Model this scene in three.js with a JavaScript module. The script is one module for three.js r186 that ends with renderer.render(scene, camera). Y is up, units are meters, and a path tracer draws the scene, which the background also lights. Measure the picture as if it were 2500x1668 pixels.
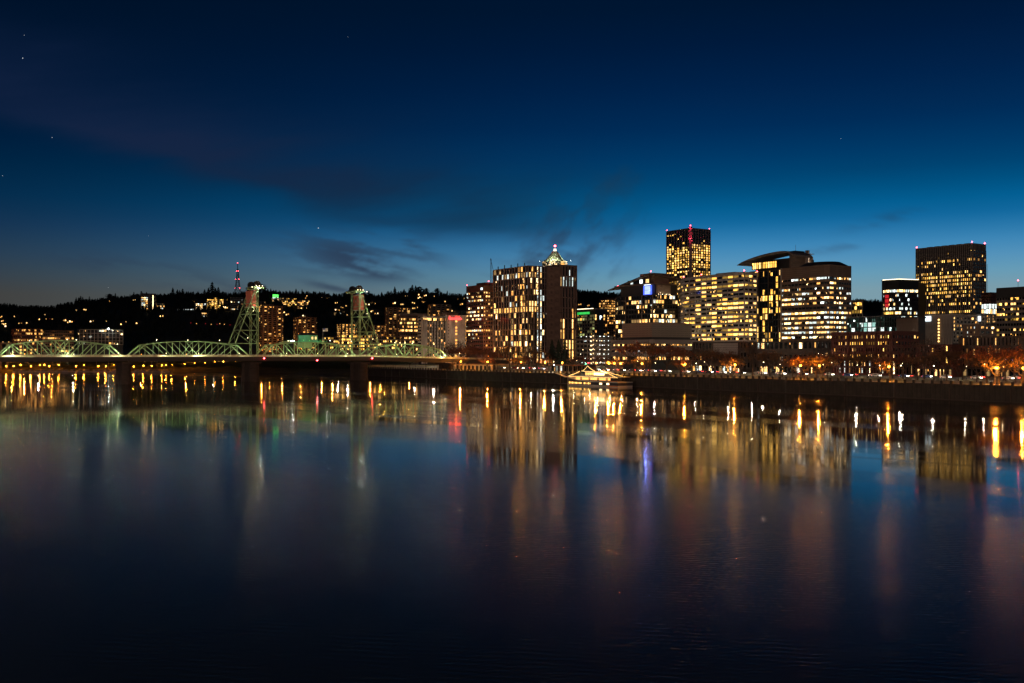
import * as THREE from 'three';
import { mergeGeometries } from 'three/addons/utils/BufferGeometryUtils.js';
import { FontLoader } from 'three/addons/loaders/FontLoader.js';
import { TextGeometry } from 'three/addons/geometries/TextGeometry.js';

// ---------------------------------------------------------------- camera
const scene = new THREE.Scene();
const F = 2430, CX = 1250, HY = 865, CAMH = 18;         // focal length and horizon in photograph pixels, eye height in metres
const camera = new THREE.PerspectiveCamera(2 * Math.atan(834 / F) * 180 / Math.PI, 2500 / 1668, 1, 12000);
camera.position.set(0, CAMH, 0);
camera.lookAt(0, CAMH, -100);
camera.setViewOffset(2500, 1668, 0, -31, 2500, 1668);
camera.updateProjectionMatrix();
const renderer = new THREE.WebGLRenderer();
renderer.toneMapping = THREE.LinearToneMapping;
renderer.toneMappingExposure = 1;
renderer.shadowMap.enabled = true;

// ---------------------------------------------------------------- small maths
function rng(seed) { let a = seed >>> 0; return () => { a = (a + 0x6D2B79F5) | 0; let t = Math.imul(a ^ (a >>> 15), 1 | a); t = (t + Math.imul(t ^ (t >>> 7), 61 | t)) ^ t; return ((t ^ (t >>> 14)) >>> 0) / 4294967296; }; }
const clamp = (x, a = 0, b = 1) => Math.min(b, Math.max(a, x));
const mix = (a, b, t) => a + (b - a) * t;
const smooth = (a, b, x) => { const t = clamp((x - a) / (b - a)); return t * t * (3 - 2 * t); };
const lin = c => (c /= 255, c <= 0.04045 ? c / 12.92 : ((c + 0.055) / 1.055) ** 2.4);
const hash = (x, y) => { let h = Math.imul(x | 0, 374761393) + Math.imul(y | 0, 668265263); h = Math.imul(h ^ (h >>> 13), 1274126177); return ((h ^ (h >>> 16)) >>> 0) / 4294967296; };
function vnoise(x, y) {
  const xi = Math.floor(x), yi = Math.floor(y), fx = x - xi, fy = y - yi, u = fx * fx * (3 - 2 * fx), v = fy * fy * (3 - 2 * fy);
  return mix(mix(hash(xi, yi), hash(xi + 1, yi), u), mix(hash(xi, yi + 1), hash(xi + 1, yi + 1), u), v);
}
function fbm(x, y, o = 5) { let s = 0, a = 0.5, n = 0; for (let i = 0; i < o; i++) { s += a * vnoise(x, y); n += a; a *= 0.5; x = x * 2.03 + 17.1; y = y * 2.03 + 9.7; } return s / n; }

// ---------------------------------------------------------------- sky at dusk
function ramp(stops, e) {
  if (e <= stops[0][0]) return stops[0][1];
  for (let i = 1; i < stops.length; i++) if (e <= stops[i][0]) {
    const [e0, c0] = stops[i - 1], [e1, c1] = stops[i], t = (e - e0) / (e1 - e0);
    return [mix(c0[0], c1[0], t), mix(c0[1], c1[1], t), mix(c0[2], c1[2], t)];
  }
  return stops[stops.length - 1][1];
}
const glowSide = [[0, [130, 158, 168]], [3.5, [122, 156, 170]], [4.4, [102, 155, 182]], [5.2, [84, 146, 186]], [6, [62, 134, 182]], [6.8, [38, 117, 169]], [7.4, [18, 104, 158]], [8.2, [3, 94, 146]], [9.1, [0, 80, 128]], [10, [0, 67, 113]], [11, [0, 57, 103]], [12.6, [0, 44, 88]], [14.7, [0, 34, 74]], [17, [0, 26, 60]], [19, [0, 22, 50]], [35, [0, 13, 32]], [90, [0, 8, 22]]];
const darkSide = [[0, [64, 58, 54]], [3.1, [60, 58, 56]], [4, [50, 58, 66]], [5.2, [36, 55, 74]], [6.7, [20, 46, 74]], [8.2, [5, 40, 70]], [9.9, [0, 33, 62]], [11, [0, 28, 57]], [13, [0, 22, 48]], [15, [0, 20, 45]], [18, [0, 17, 39]], [35, [0, 11, 28]], [90, [0, 8, 22]]];
{
  const W = 4096, H = 2048, data = new Float32Array(W * H * 4);
  const linStops = s => s.map(([e, c]) => [e, c]);
  const blob = (x, y, cx, cy, rx, ry, rot) => { const c = Math.cos(rot), s = Math.sin(rot), dx = x - cx, dy = y - cy, a = (dx * c + dy * s) / rx, b = (-dx * s + dy * c) / ry; return Math.exp(-a * a - b * b); };
  for (let j = 0; j < H; j++) {
    const el = ((j + 0.5) / H - 0.5) * 180;
    const R = ramp(glowSide, Math.max(0, el)), L = ramp(darkSide, Math.max(0, el));
    for (let i = 0; i < W; i++) {
      const ph = ((i + 0.5) / W - 0.5) * 2 * Math.PI;
      const az = Math.atan2(Math.cos(ph), -Math.sin(ph)) * 180 / Math.PI;   // 0 ahead, positive to the right
      const k = smooth(-36, 13, az) * (1 - smooth(55, 125, az));
      let c = [mix(L[0], R[0], k), mix(L[1], R[1], k), mix(L[2], R[2], k)];
      if (el > 0 && el < 32 && Math.abs(az) < 60) {
        // thin evening clouds, laid out by azimuth and elevation in degrees
        const w1 = fbm(az * 0.11 + 3, el * 0.55 - az * 0.09, 5), w2 = 0.5 * fbm(az * 0.3 + 40, el * 1.5 + az * 0.22, 4) + 0.5 * fbm(az * 0.7 + 9, el * 4.2 + az * 0.75, 5);
        const bandEl = 9.1 - 0.105 * (az + 14) + 1.2 * (w1 - 0.5) * 2 + 0.004 * (az + 5) * (az + 5);
        let veil = 1.0 * Math.exp(-(((el - bandEl) / (el > bandEl ? 3.2 : 0.75)) ** 2)) * smooth(10, -4, az) * smooth(-48, -20, az) * (0.35 + 0.9 * w1);
        veil += 0.06 * smooth(0.5, 0.75, fbm(az * 0.06 + 11, el * 0.3 + az * 0.03, 4)) * smooth(4, 12, el);
        let dark = 0;
        dark += 0.8 * blob(az, el, -9.6, 5.6, 2.6, 1.1, -0.16) * smooth(0.38, 0.6, w2);
        dark += 0.5 * blob(az, el, -6, 6.2, 2.0, 0.8, -0.4) * smooth(0.4, 0.62, w2);
        dark += 0.45 * blob(az, el, 1.6, 5.0, 2.4, 1.0, 0.3) * smooth(0.4, 0.62, w2);
        dark += 0.7 * blob(az, el, -7.4, 4.7, 1.5, 0.45, -0.1) * smooth(0.3, 0.55, w2);
        dark += 0.62 * blob(az, el, -10.2, 3.75, 1.5, 0.20, -0.2) * smooth(0.25, 0.55, w2);
        dark += 0.5 * blob(az, el, 3.6, 6.4, 3.4, 2.8, 0.5) * smooth(0.4, 0.7, 0.5 * fbm(az * 0.9 + 7 - el * 0.5, el * 0.55 + 3, 5) + 0.5 * fbm(az * 1.7 + 2 - el * 1.1, el * 1.5 + 3, 5));
        dark += 0.35 * blob(az, el, 6.0, 9.6, 1.6, 1.0, 0.4) * smooth(0.42, 0.75, fbm(az * 0.6 + 2, el * 0.8 + 5, 5));
        dark += 0.32 * blob(az, el, 20.4, 7.2, 1.7, 0.3, 0.22) * smooth(0.3, 0.62, w2);
        dark += 0.25 * blob(az, el, 18.2, 5.8, 1.7, 0.25, 0.1) * smooth(0.35, 0.65, w2);
        dark += 0.30 * blob(az, el, -21, 4.7, 4, 0.5, -0.12) * smooth(0.4, 0.6, w2);
        dark += 0.25 * blob(az, el, -16, 3.6, 5, 0.5, -0.1) * smooth(0.4, 0.6, w2);
        const v = clamp(veil), d = clamp(dark) * 0.9;
        c = [mix(c[0], Math.max(c[0], 20), clamp(v)), mix(c[1], 37, v * 0.75), mix(c[2], 66, v * 0.85)];
        c = [mix(c[0], 40, d), mix(c[1], 52, d), mix(c[2], 74, d)];
      }
      const o = (j * W + i) * 4;
      data[o] = lin(c[0]); data[o + 1] = lin(c[1]); data[o + 2] = lin(c[2]); data[o + 3] = 1;
    }
  }
  const sky = new THREE.DataTexture(data, W, H, THREE.RGBAFormat, THREE.FloatType);
  sky.mapping = THREE.EquirectangularReflectionMapping;
  sky.magFilter = sky.minFilter = THREE.LinearFilter;
  sky.colorSpace = THREE.LinearSRGBColorSpace;
  sky.needsUpdate = true;
  scene.background = sky; scene.environment = sky;
}
// what is left of the sun: a very weak, wide afterglow low in the west
const sun = new THREE.DirectionalLight(new THREE.Color(1.0, 0.82, 0.66), 0.02);
sun.position.set(700, 120, -1500); sun.target.position.set(0, 0, -700);
sun.castShadow = true; sun.shadow.radius = 20;
Object.assign(sun.shadow.camera, { left: -1500, right: 1500, top: 800, bottom: -800, near: 10, far: 5000 });
scene.add(sun, sun.target);

// ---------------------------------------------------------------- places: s runs along the sea wall away from the camera, w runs inland
const A0 = 187, A1 = 364, D0 = -0.5534, D1 = 0.8329, N0 = 0.8329, N1 = 0.5534;
const GRID = Math.atan2(N1, N0);                          // turn of the street grid: local x = inland, local z = towards the camera along the wall
const rr = px => (px - CX) / F;
const at = (s, w, y = 0) => new THREE.Vector3(A0 + s * D0 + w * N0, y, -(A1 + s * D1 + w * N1));
const swOf = (X, z) => [(X - A0) * D0 + (z - A1) * D1, (X - A0) * N0 + (z - A1) * N1];
const zW = (px, w) => (w + A0 * N0 + A1 * N1) / (rr(px) * N0 + N1);   // depth where a sight line reaches inland distance w
const zS = (px, s) => (s + A0 * D0 + A1 * D1) / (rr(px) * D0 + D1);
const pxW = (px, w) => { const z = zW(px, w); return swOf(rr(px) * z, z); };
const yAt = (py, z) => CAMH + (HY - py) / F * z;
const shoreTab = [[-2000, 0], [564, 0], [600, -8], [692, -18], [780, -55], [867, -125], [937, -230], [1000, -330], [1250, -620], [4000, -620]];
function shore(s) { for (let i = 1; i < shoreTab.length; i++) if (s <= shoreTab[i][0]) { const [a, p] = shoreTab[i - 1], [b, q] = shoreTab[i]; return mix(p, q, (s - a) / (b - a)); } return -620; }
const ridgeTab = [[-400, 752], [0, 750], [50, 753], [110, 757], [190, 744], [270, 735], [340, 728], [400, 728], [450, 722], [550, 724], [620, 720], [700, 722], [760, 722], [810, 728], [880, 730], [950, 726], [1000, 719], [1050, 722], [1130, 728], [1300, 726], [1420, 718], [1500, 724], [1700, 735], [2000, 740], [2100, 740], [2160, 742], [2600, 748], [3200, 760]];
function ridgePy(px) { if (px <= -400) return 752; for (let i = 1; i < ridgeTab.length; i++) if (px <= ridgeTab[i][0]) { const [a, p] = ridgeTab[i - 1], [b, q] = ridgeTab[i]; return mix(p, q, (px - a) / (b - a)); } return 760; }
const RIDGE = 2350;
function ground(X, z) {                                   // height of the land
  const [s, w] = swOf(X, z), q = w - shore(s);
  let h = 6.4 + 10 * smooth(110, 520, w) + 3 * smooth(620, 1100, s) * smooth(20, 120, q);
  if (s > 560) h *= smooth(-4, mix(2, 55, smooth(566, 640, s)), q);
  if (z > 1150) {
    const px = CX + F * X / z, t = smooth(1150, RIDGE, z), top = yAt(ridgePy(px), RIDGE) - 6;
    h = mix(h, top, Math.pow(t, 1.25)) + 5 * (vnoise(X / 90, z / 90) - 0.5) * t * (1 - 0.5 * t);
  }
  return h;
}
const gAt = (s, w) => { const p = at(s, w); return ground(p.x, -p.z); };
function onHill(px, py) {                                 // where a sight line meets the hillside
  const k = rr(px);
  for (let z = 1180; z < 2400; z += 8) if (ground(k * z, z) >= yAt(py, z)) return [k * z, z];
  return [k * 2340, 2340];
}

// ---------------------------------------------------------------- materials
const rgb = (r, g, b) => new THREE.Color().setRGB(r, g, b);
const std = (r, g, b, rough = 0.85, metal = 0, extra = {}) => new THREE.MeshStandardMaterial({ color: rgb(r, g, b), roughness: rough, metalness: metal, ...extra });
const glow = (r, g, b, k = 1) => new THREE.MeshStandardMaterial({ color: rgb(0.02, 0.02, 0.02), roughness: 0.4, emissive: rgb(r, g, b), emissiveIntensity: k });
function noiseTex(n, f, srgb) {
  const d = new Uint8Array(n * n * 4);
  for (let j = 0; j < n; j++) for (let i = 0; i < n; i++) { const c = f(i / n, j / n); const o = (j * n + i) * 4; d[o] = c[0] * 255; d[o + 1] = c[1] * 255; d[o + 2] = c[2] * 255; d[o + 3] = 255; }
  const t = new THREE.DataTexture(d, n, n); t.wrapS = t.wrapT = THREE.RepeatWrapping; t.magFilter = t.minFilter = THREE.LinearFilter; if (srgb) t.colorSpace = THREE.SRGBColorSpace; t.needsUpdate = true; return t;
}
function tiled(fn, per) { return (u, v) => { const a = fn(u * per, v * per), b = fn((u - 1) * per, v * per), c = fn(u * per, (v - 1) * per), d = fn((u - 1) * per, (v - 1) * per); return mix(mix(a, b, u), mix(c, d, u), v); }; }
const blot = tiled((x, y) => fbm(x, y, 5), 6), grain = tiled((x, y) => fbm(x + 50, y, 3), 40);
const mottle = noiseTex(256, (u, v) => { const k = clamp(0.55 + 0.6 * blot(u, v) + 0.25 * (grain(u, v) - 0.5) - 0.05); return [k, k, k]; }, true);
const M = {
  glass: std(0.012, 0.014, 0.016, 0.12, 0.0),
  glassTeal: std(0.01, 0.03, 0.03, 0.1),
  dark: std(0.02, 0.02, 0.021, 0.7), black: std(0.008, 0.008, 0.008, 0.6), roof: std(0.05, 0.048, 0.046, 0.95),
  white: std(0.48, 0.42, 0.38), stone: std(0.36, 0.31, 0.27), tan: std(0.33, 0.26, 0.2), brown: std(0.2, 0.135, 0.1), lilac: std(0.3, 0.25, 0.235),
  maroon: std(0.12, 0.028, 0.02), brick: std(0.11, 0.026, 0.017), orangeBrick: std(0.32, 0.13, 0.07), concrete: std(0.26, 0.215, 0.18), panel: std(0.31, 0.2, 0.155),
  greenSteel: std(0.23, 0.35, 0.17, 0.5), girderShade: std(0.028, 0.025, 0.022, 0.8), brownShade: std(0.1, 0.07, 0.055), steel: std(0.12, 0.12, 0.12, 0.5, 0.6), lampIron: std(0.025, 0.028, 0.027, 0.5, 0.3),  // bridge girders and the low-front brown hold shade in their colour
  redWeight: std(0.55, 0.15, 0.1, 0.8), pier: std(0.05, 0.038, 0.03, 0.95),
  asphalt: std(0.05, 0.048, 0.046, 0.9), pave: std(0.12, 0.105, 0.09, 0.9), cream: std(0.6, 0.5, 0.33),
  bark: std(0.055, 0.04, 0.03, 0.95), leafRed: std(0.15, 0.045, 0.018, 0.9, 0, { side: THREE.DoubleSide }), leafBrown: std(0.11, 0.055, 0.02, 0.9, 0, { side: THREE.DoubleSide }), leafGold: std(0.22, 0.12, 0.02, 0.9, 0, { side: THREE.DoubleSide }),
  needle: std(0.02, 0.03, 0.018, 0.95), grass: std(0.05, 0.065, 0.025, 0.95), shrub: std(0.03, 0.04, 0.018, 0.95),
  hull: std(0.03, 0.03, 0.04, 0.35), hullWhite: std(0.4, 0.37, 0.33, 0.5), orangeTrim: std(0.5, 0.16, 0.04, 0.5),
  // light as the eye sees it at the fitting
  warm: glow(1, 0.46, 0.105, 2.1), warmHi: glow(1, 0.54, 0.16, 4.2), warmLo: glow(1, 0.46, 0.11, 0.45), pale: glow(1, 0.58, 0.2, 2.3), paleHi: glow(1, 0.68, 0.32, 4.4), paleLo: glow(0.95, 0.56, 0.2, 0.42),
  cool: glow(0.85, 0.97, 0.92, 1.3), coolHi: glow(0.9, 1, 0.97, 2.8), coolLo: glow(0.55, 0.7, 0.66, 0.35), tealWin: glow(0.45, 0.85, 0.75, 0.9), tealLo: glow(0.2, 0.5, 0.42, 0.3), amber: glow(1, 0.45, 0.1, 1.1), amberHi: glow(1, 0.55, 0.16, 1.8), amberLo: glow(0.9, 0.35, 0.08, 0.35),
  yellow: glow(1, 0.5, 0.08, 2.2), yellowHi: glow(1, 0.58, 0.13, 4.3), yellowLo: glow(0.9, 0.5, 0.08, 0.42), lime: glow(0.75, 0.85, 0.3, 0.8), limeLo: glow(0.45, 0.42, 0.16, 0.25), redWin: glow(1, 0.03, 0.04, 0.55),
  sodium: glow(1, 0.3, 0.02, 14), whiteLamp: glow(1, 0.78, 0.46, 9), coolLamp: glow(0.85, 1, 0.95, 16), bulb: glow(1, 0.62, 0.2, 4), beacon: glow(1, 0.06, 0.08, 22), sodiumFar: glow(1, 0.3, 0.02, 60), headlamp: glow(1, 0.93, 0.82, 30), taillamp: glow(1, 0.05, 0.03, 12),
  blueSign: glow(0.06, 0.12, 1, 1.8), blueSignHi: glow(0.3, 0.38, 1, 2.0), redSign: glow(1, 0.03, 0.03, 7), whiteSign: glow(0.8, 0.95, 1, 2.2), greenSign: glow(0.12, 1, 0.12, 1.8), violet: glow(0.45, 0.35, 1, 3), greenStrip: glow(0.05, 0.8, 0.12, 0.9), litLine: glow(1, 0.8, 0.5, 4), star: glow(0.9, 0.95, 1, 1.1),
};
for (const k of ['white', 'stone', 'tan', 'brown', 'lilac', 'maroon', 'brick', 'orangeBrick', 'concrete', 'panel', 'pier', 'brownShade']) M[k].map = mottle;

// ---------------------------------------------------------------- object helpers
const taken = {};
const numbered = n => { const k = taken[n] = (taken[n] ?? -1) + 1; return k ? `${n}_${String(k).padStart(3, '0')}` : n; };
function tag(o, label, category, group, kind) { o.userData = { label, category }; if (group) o.userData.group = group; if (kind) o.userData.kind = kind; return o; }
function thing(name, label, category, pos, turn = 0, group) { const o = new THREE.Group(); o.name = numbered(name); scene.add(o); if (pos) o.position.copy(pos); o.rotation.y = turn; return tag(o, label, category, group); }
function struct(name, geo, mat) { const m = new THREE.Mesh(geo, mat); m.name = numbered(name); m.userData.kind = 'structure'; m.castShadow = m.receiveShadow = true; scene.add(m); return m; }
function part(parent, name, geo, mat) { const m = new THREE.Mesh(geo, mat); m.name = name; m.castShadow = m.receiveShadow = true; parent.add(m); return m; }
function copyOf(o, pos, turn, label, group) { const c = o.clone(); c.name = numbered(o.name.replace(/_\d+$/, '')); scene.add(c); c.position.copy(pos); c.rotation.y = turn; c.userData = { ...o.userData }; if (label) c.userData.label = label; if (group) c.userData.group = group; return c; }
const UB = new THREE.BoxGeometry(1, 1, 1), UC = new THREE.CylinderGeometry(1, 1, 1, 10), US = new THREE.SphereGeometry(1, 10, 7);
function bx(parent, name, mat, x, y, z, sx, sy, sz, ry = 0) { const m = part(parent, name, UB, mat); m.position.set(x, y, z); m.scale.set(sx, sy, sz); m.rotation.y = ry; return m; }
function cyl(parent, name, mat, x, y, z, r, h) { const m = part(parent, name, UC, mat); m.position.set(x, y, z); m.scale.set(r, h, r); return m; }
function ball(parent, name, mat, x, y, z, r) { const m = part(parent, name, US, mat); m.position.set(x, y, z); m.scale.setScalar(r); return m; }
const vX = new THREE.Vector3(1, 0, 0), vT = new THREE.Vector3();
function beam(parent, name, mat, p, q, w, h = w) { const m = part(parent, name, UB, mat); vT.set(q[0] - p[0], q[1] - p[1], q[2] - p[2]); const L = vT.length(); m.position.set((p[0] + q[0]) / 2, (p[1] + q[1]) / 2, (p[2] + q[2]) / 2); m.scale.set(L, h, w); const yaw = Math.atan2(-vT.z, vT.x), pit = Math.asin(vT.y / L); m.rotation.set(0, yaw, pit, 'YZX'); return m; }
function light(parent, x, y, z, color, I, radius = 6) { const l = new THREE.PointLight(color, I, 0, 2); l.position.set(x, y, z); l.castShadow = true; l.shadow.radius = radius; parent.add(l); return l; }
const cSodium = rgb(1, 0.31, 0.025), cWhite = rgb(1, 0.82, 0.6), cCool = rgb(0.88, 1, 0.9), cGreen = rgb(0.85, 1, 0.6);

// ================================================================ the setting
// ---- land: one sheet from the shore to beyond the ridge, as a grid along the shore
{
  const ss = [], qs = [];
  for (let s = -1400; s < 540; s += 40) ss.push(s);
  for (let s = 540; s < 700; s += 8) ss.push(s);
  for (let s = 700; s < 1300; s += 16) ss.push(s);
  for (let s = 1300; s <= 4300; s += 40) ss.push(s);
  for (let q = 0; q < 60; q += 6) qs.push(q);
  for (let q = 60; q < 560; q += 25) qs.push(q);
  for (let q = 560; q <= 3600; q += 40) qs.push(q);
  const pos = [], uv = [], idx = [];
  for (const s of ss) for (let k = 0; k < qs.length; k++) {
    const w = shore(s) + (k ? qs[k] : (s > 600 ? -3 : 0.4)), p = at(s, w);
    let h = ground(p.x, -p.z); if (!k && s > 566) h = -1.5;
    pos.push(p.x, h, p.z); uv.push(p.x / 40, p.z / 40);
  }
  const n = qs.length;
  for (let i = 0; i + 1 < ss.length; i++) for (let k = 0; k + 1 < n; k++) { const a = i * n + k, b = a + n; idx.push(a, a + 1, b, b, a + 1, b + 1); }
  const g = new THREE.BufferGeometry();
  g.setAttribute('position', new THREE.Float32BufferAttribute(pos, 3)); g.setAttribute('uv', new THREE.Float32BufferAttribute(uv, 2)); g.setIndex(idx); g.computeVertexNormals();
  const grassTex = noiseTex(512, (u, v) => { const k = blot(u, v), h = grain(u, v); return [clamp(0.2 + 0.22 * k + 0.15 * (h - 0.5)), clamp(0.2 + 0.18 * k + 0.15 * (h - 0.5)), clamp(0.12 + 0.1 * k)]; }, true);
  struct('ground', g, new THREE.MeshStandardMaterial({ map: grassTex, roughness: 1, side: THREE.DoubleSide }));
}
// ---- the east bank behind and beside the viewer
{
  const g = new THREE.PlaneGeometry(3000, 900); g.rotateX(-Math.PI / 2);
  const m = struct('east_bank', g, M.grass); m.rotation.y = GRID + Math.PI / 2;
  const c = at(-300, -357 - 520, 5); m.position.copy(c);
}
// ---- the river: calm and glossy towards the west bank, ruffled by wind nearer the viewer
{
  const NB = 1024, S = 1400;                               // roughness map: 1400 m square in wall coordinates
  const d = new Uint8Array(NB * NB * 4);
  for (let j = 0; j < NB; j++) for (let i = 0; i < NB; i++) {
    const s = (i + 0.5) / NB * S - 350, w = (j + 0.5) / NB * S - 1300;   // along the wall, inland
    const edge = -266 - 0.47 * (s + 60) + 34 * (fbm(s / 130 + 3, w / 40, 4) - 0.5) * 2;        // line where the breeze starts
    const wind = smooth(edge + 24, edge - 68, w);
    const streak = smooth(0.50, 0.62, fbm(s / 210 + 9, w / 17 + 0.012 * s, 4)) * smooth(-4, -30, w);
    const patch = smooth(0.5, 0.72, fbm(s / 70, w / 14 + 30, 4));
    let r = 0.05 + 0.055 * streak + 0.015 * patch;
    r = mix(r, 0.16 + 0.04 * (fbm(s / 60, w / 22, 4) - 0.5), wind);
    const o = (j * NB + i) * 4; d[o] = d[o + 1] = d[o + 2] = clamp(r) * 255; d[o + 3] = 255;
  }
  const rough = new THREE.DataTexture(d, NB, NB); rough.magFilter = rough.minFilter = THREE.LinearFilter; rough.wrapS = rough.wrapT = THREE.ClampToEdgeWrapping; rough.needsUpdate = true;
  // wavelets: slopes of many short waves running roughly towards the viewer, on a 24 m tile
  const NW = 1024, TW = 24, nd = new Float32Array(NW * NW * 4), wr = rng(808), waves = [], th0 = Math.atan2(N1, D1);
  while (waves.length < 44) { const L = 0.16 * Math.pow(6, wr()), th = th0 + 0.2 + (wr() + wr() - 1) * 0.9, q = TW / L; waves.push([Math.round(q * Math.cos(th)), Math.round(q * Math.sin(th)), wr() * 6.283, 0.0118 * (0.6 + 0.8 * wr())]); }
  for (let j = 0; j < NW; j++) for (let i = 0; i < NW; i++) {
    let a = 0, b = 0; const u = i / NW * 6.283185, v = j / NW * 6.283185;
    for (const q of waves) { const c = q[3] * Math.cos(q[0] * u + q[1] * v + q[2]), l = Math.hypot(q[0], q[1]); a += c * q[0] / l; b += c * q[1] / l; }
    const n = 1 / Math.sqrt(1 + a * a + b * b), o = (j * NW + i) * 4;
    nd[o] = 0.5 - 0.5 * a * n; nd[o + 1] = 0.5 - 0.5 * b * n; nd[o + 2] = 0.5 + 0.5 * n; nd[o + 3] = 1;
  }
  const ripple = new THREE.DataTexture(nd, NW, NW, THREE.RGBAFormat, THREE.FloatType); ripple.wrapS = ripple.wrapT = THREE.RepeatWrapping; ripple.magFilter = ripple.minFilter = THREE.LinearFilter;
  ripple.repeat.set(S / TW, S / TW); ripple.needsUpdate = true;
  // the surface lies in bands along the line where the breeze sets in, each a little more ruffled than the last
  const offs = [1e9, 24, 12, 2, -8, -18, -29, -41, -54, -68, -1e9], force = [0.03, 0.06, 0.09, 0.13, 0.18, 0.24, 0.31, 0.38, 0.45, 0.52], e = s => -266 - 0.47 * (s + 60) + 34 * (fbm(s / 130 + 3, 2, 4) - 0.5) * 2;
  for (let b = 0; b < force.length; b++) {
    const pos = [], uv = [], idx = [], n = 200, line = (k, s) => k === 0 ? 100 : k === offs.length - 1 ? -1300 : Math.max(-1299.5 + (offs.length - k) * 0.01, e(s) + offs[k] + 6 * (fbm(s / 9 + k * 31, k * 7, 3) - 0.5));
    for (let i = 0; i <= n; i++) { const s = -350 + 1400 * i / n; for (const k of [b, b + 1]) { const w = line(k, s), p = at(s, w); pos.push(p.x, 0, p.z); uv.push((s + 350) / S, (w + 1300) / S); } if (i < n) { const a = i * 2; idx.push(a, a + 1, a + 2, a + 2, a + 1, a + 3); } }
    const g = new THREE.BufferGeometry(); g.setAttribute('position', new THREE.Float32BufferAttribute(pos, 3)); g.setAttribute('uv', new THREE.Float32BufferAttribute(uv, 2)); g.setIndex(idx); g.computeVertexNormals();
    if (g.attributes.normal.getY(0) < 0) { g.setIndex(idx.map((_, k) => idx[k - k % 3 + [0, 2, 1][k % 3]])); g.computeVertexNormals(); }
    struct('river_water', g, new THREE.MeshPhysicalMaterial({ color: rgb(0.002, 0.004, 0.006), roughness: 1, roughnessMap: rough, ior: 1.12, normalMap: ripple, normalScale: new THREE.Vector2(force[b], force[b]) }));
  }
  // the rest of the river, upstream and downstream
  const far = new THREE.BufferGeometry(), fp = [];
  for (const [s, w] of [[1050.2, -1300], [2600, -1300], [1050.2, 0], [2600, 0], [-2200, -1300], [-350.2, -1300], [-2200, 60], [-350.2, 60]]) { const p = at(s, w); fp.push(p.x, -0.01, p.z); }
  far.setAttribute('position', new THREE.Float32BufferAttribute(fp, 3)); far.setIndex([0, 1, 2, 2, 1, 3, 4, 5, 6, 6, 5, 7]); far.computeVertexNormals();
  if (far.attributes.normal.getY(0) < 0) { far.setIndex([0, 2, 1, 1, 2, 3, 4, 6, 5, 5, 6, 7]); far.computeVertexNormals(); }
  struct('river_water', far, new THREE.MeshPhysicalMaterial({ color: rgb(0.002, 0.004, 0.006), roughness: 0.1, ior: 1.12 }));
}
// ---- riverside road and promenade, flat sheets on the land (6.4 m)
function sheet(name, s0, s1, w0, w1, y, mat, uvM = 8) {
  const g = new THREE.BufferGeometry(), pos = [], uv = [], L = s1 - s0;
  for (const [s, w] of [[s0, w0], [s1, w0], [s0, w1], [s1, w1]]) { const p = at(s, w); pos.push(p.x, y, p.z); uv.push(s / uvM, w / uvM); }
  g.setAttribute('position', new THREE.Float32BufferAttribute(pos, 3)); g.setAttribute('uv', new THREE.Float32BufferAttribute(uv, 2)); g.setIndex([0, 2, 1, 1, 2, 3]); g.computeVertexNormals();
  if (g.attributes.normal.getY(0) < 0) { g.setIndex([0, 1, 2, 2, 1, 3]); g.computeVertexNormals(); }
  return struct(name, g, mat);
}
const paveTex = M.pave.clone(); paveTex.map = mottle;
const roadMat = M.asphalt.clone(); roadMat.map = mottle; roadMat.color = rgb(0.08, 0.076, 0.072);
sheet('promenade_pavement', -260, 563, 0.9, 13, 6.42, paveTex);
sheet('riverside_road', -260, 700, 74, 92, 6.43, roadMat);
sheet('pavement', -260, 700, 92.3, 104, 6.53, paveTex);
{ // kerbs, each as long as a block
  const g = UB;
  for (const w of [73.85, 92.15]) for (let s = -240; s < 690; s += 79) { const m = struct('road_kerb', g, M.pave); m.position.copy(at(s + 39, w, 6.47)); m.rotation.y = GRID; m.scale.set(0.3, 0.14, 77); }
  const mk = std(0.75, 0.72, 0.66, 0.8);
  for (let s = -230; s < 640; s += 12) { const m = struct('lane_marking', g, mk); m.position.copy(at(s, 83, 6.436)); m.rotation.y = GRID; m.scale.set(0.14, 0.006, 4); }
}
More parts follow.
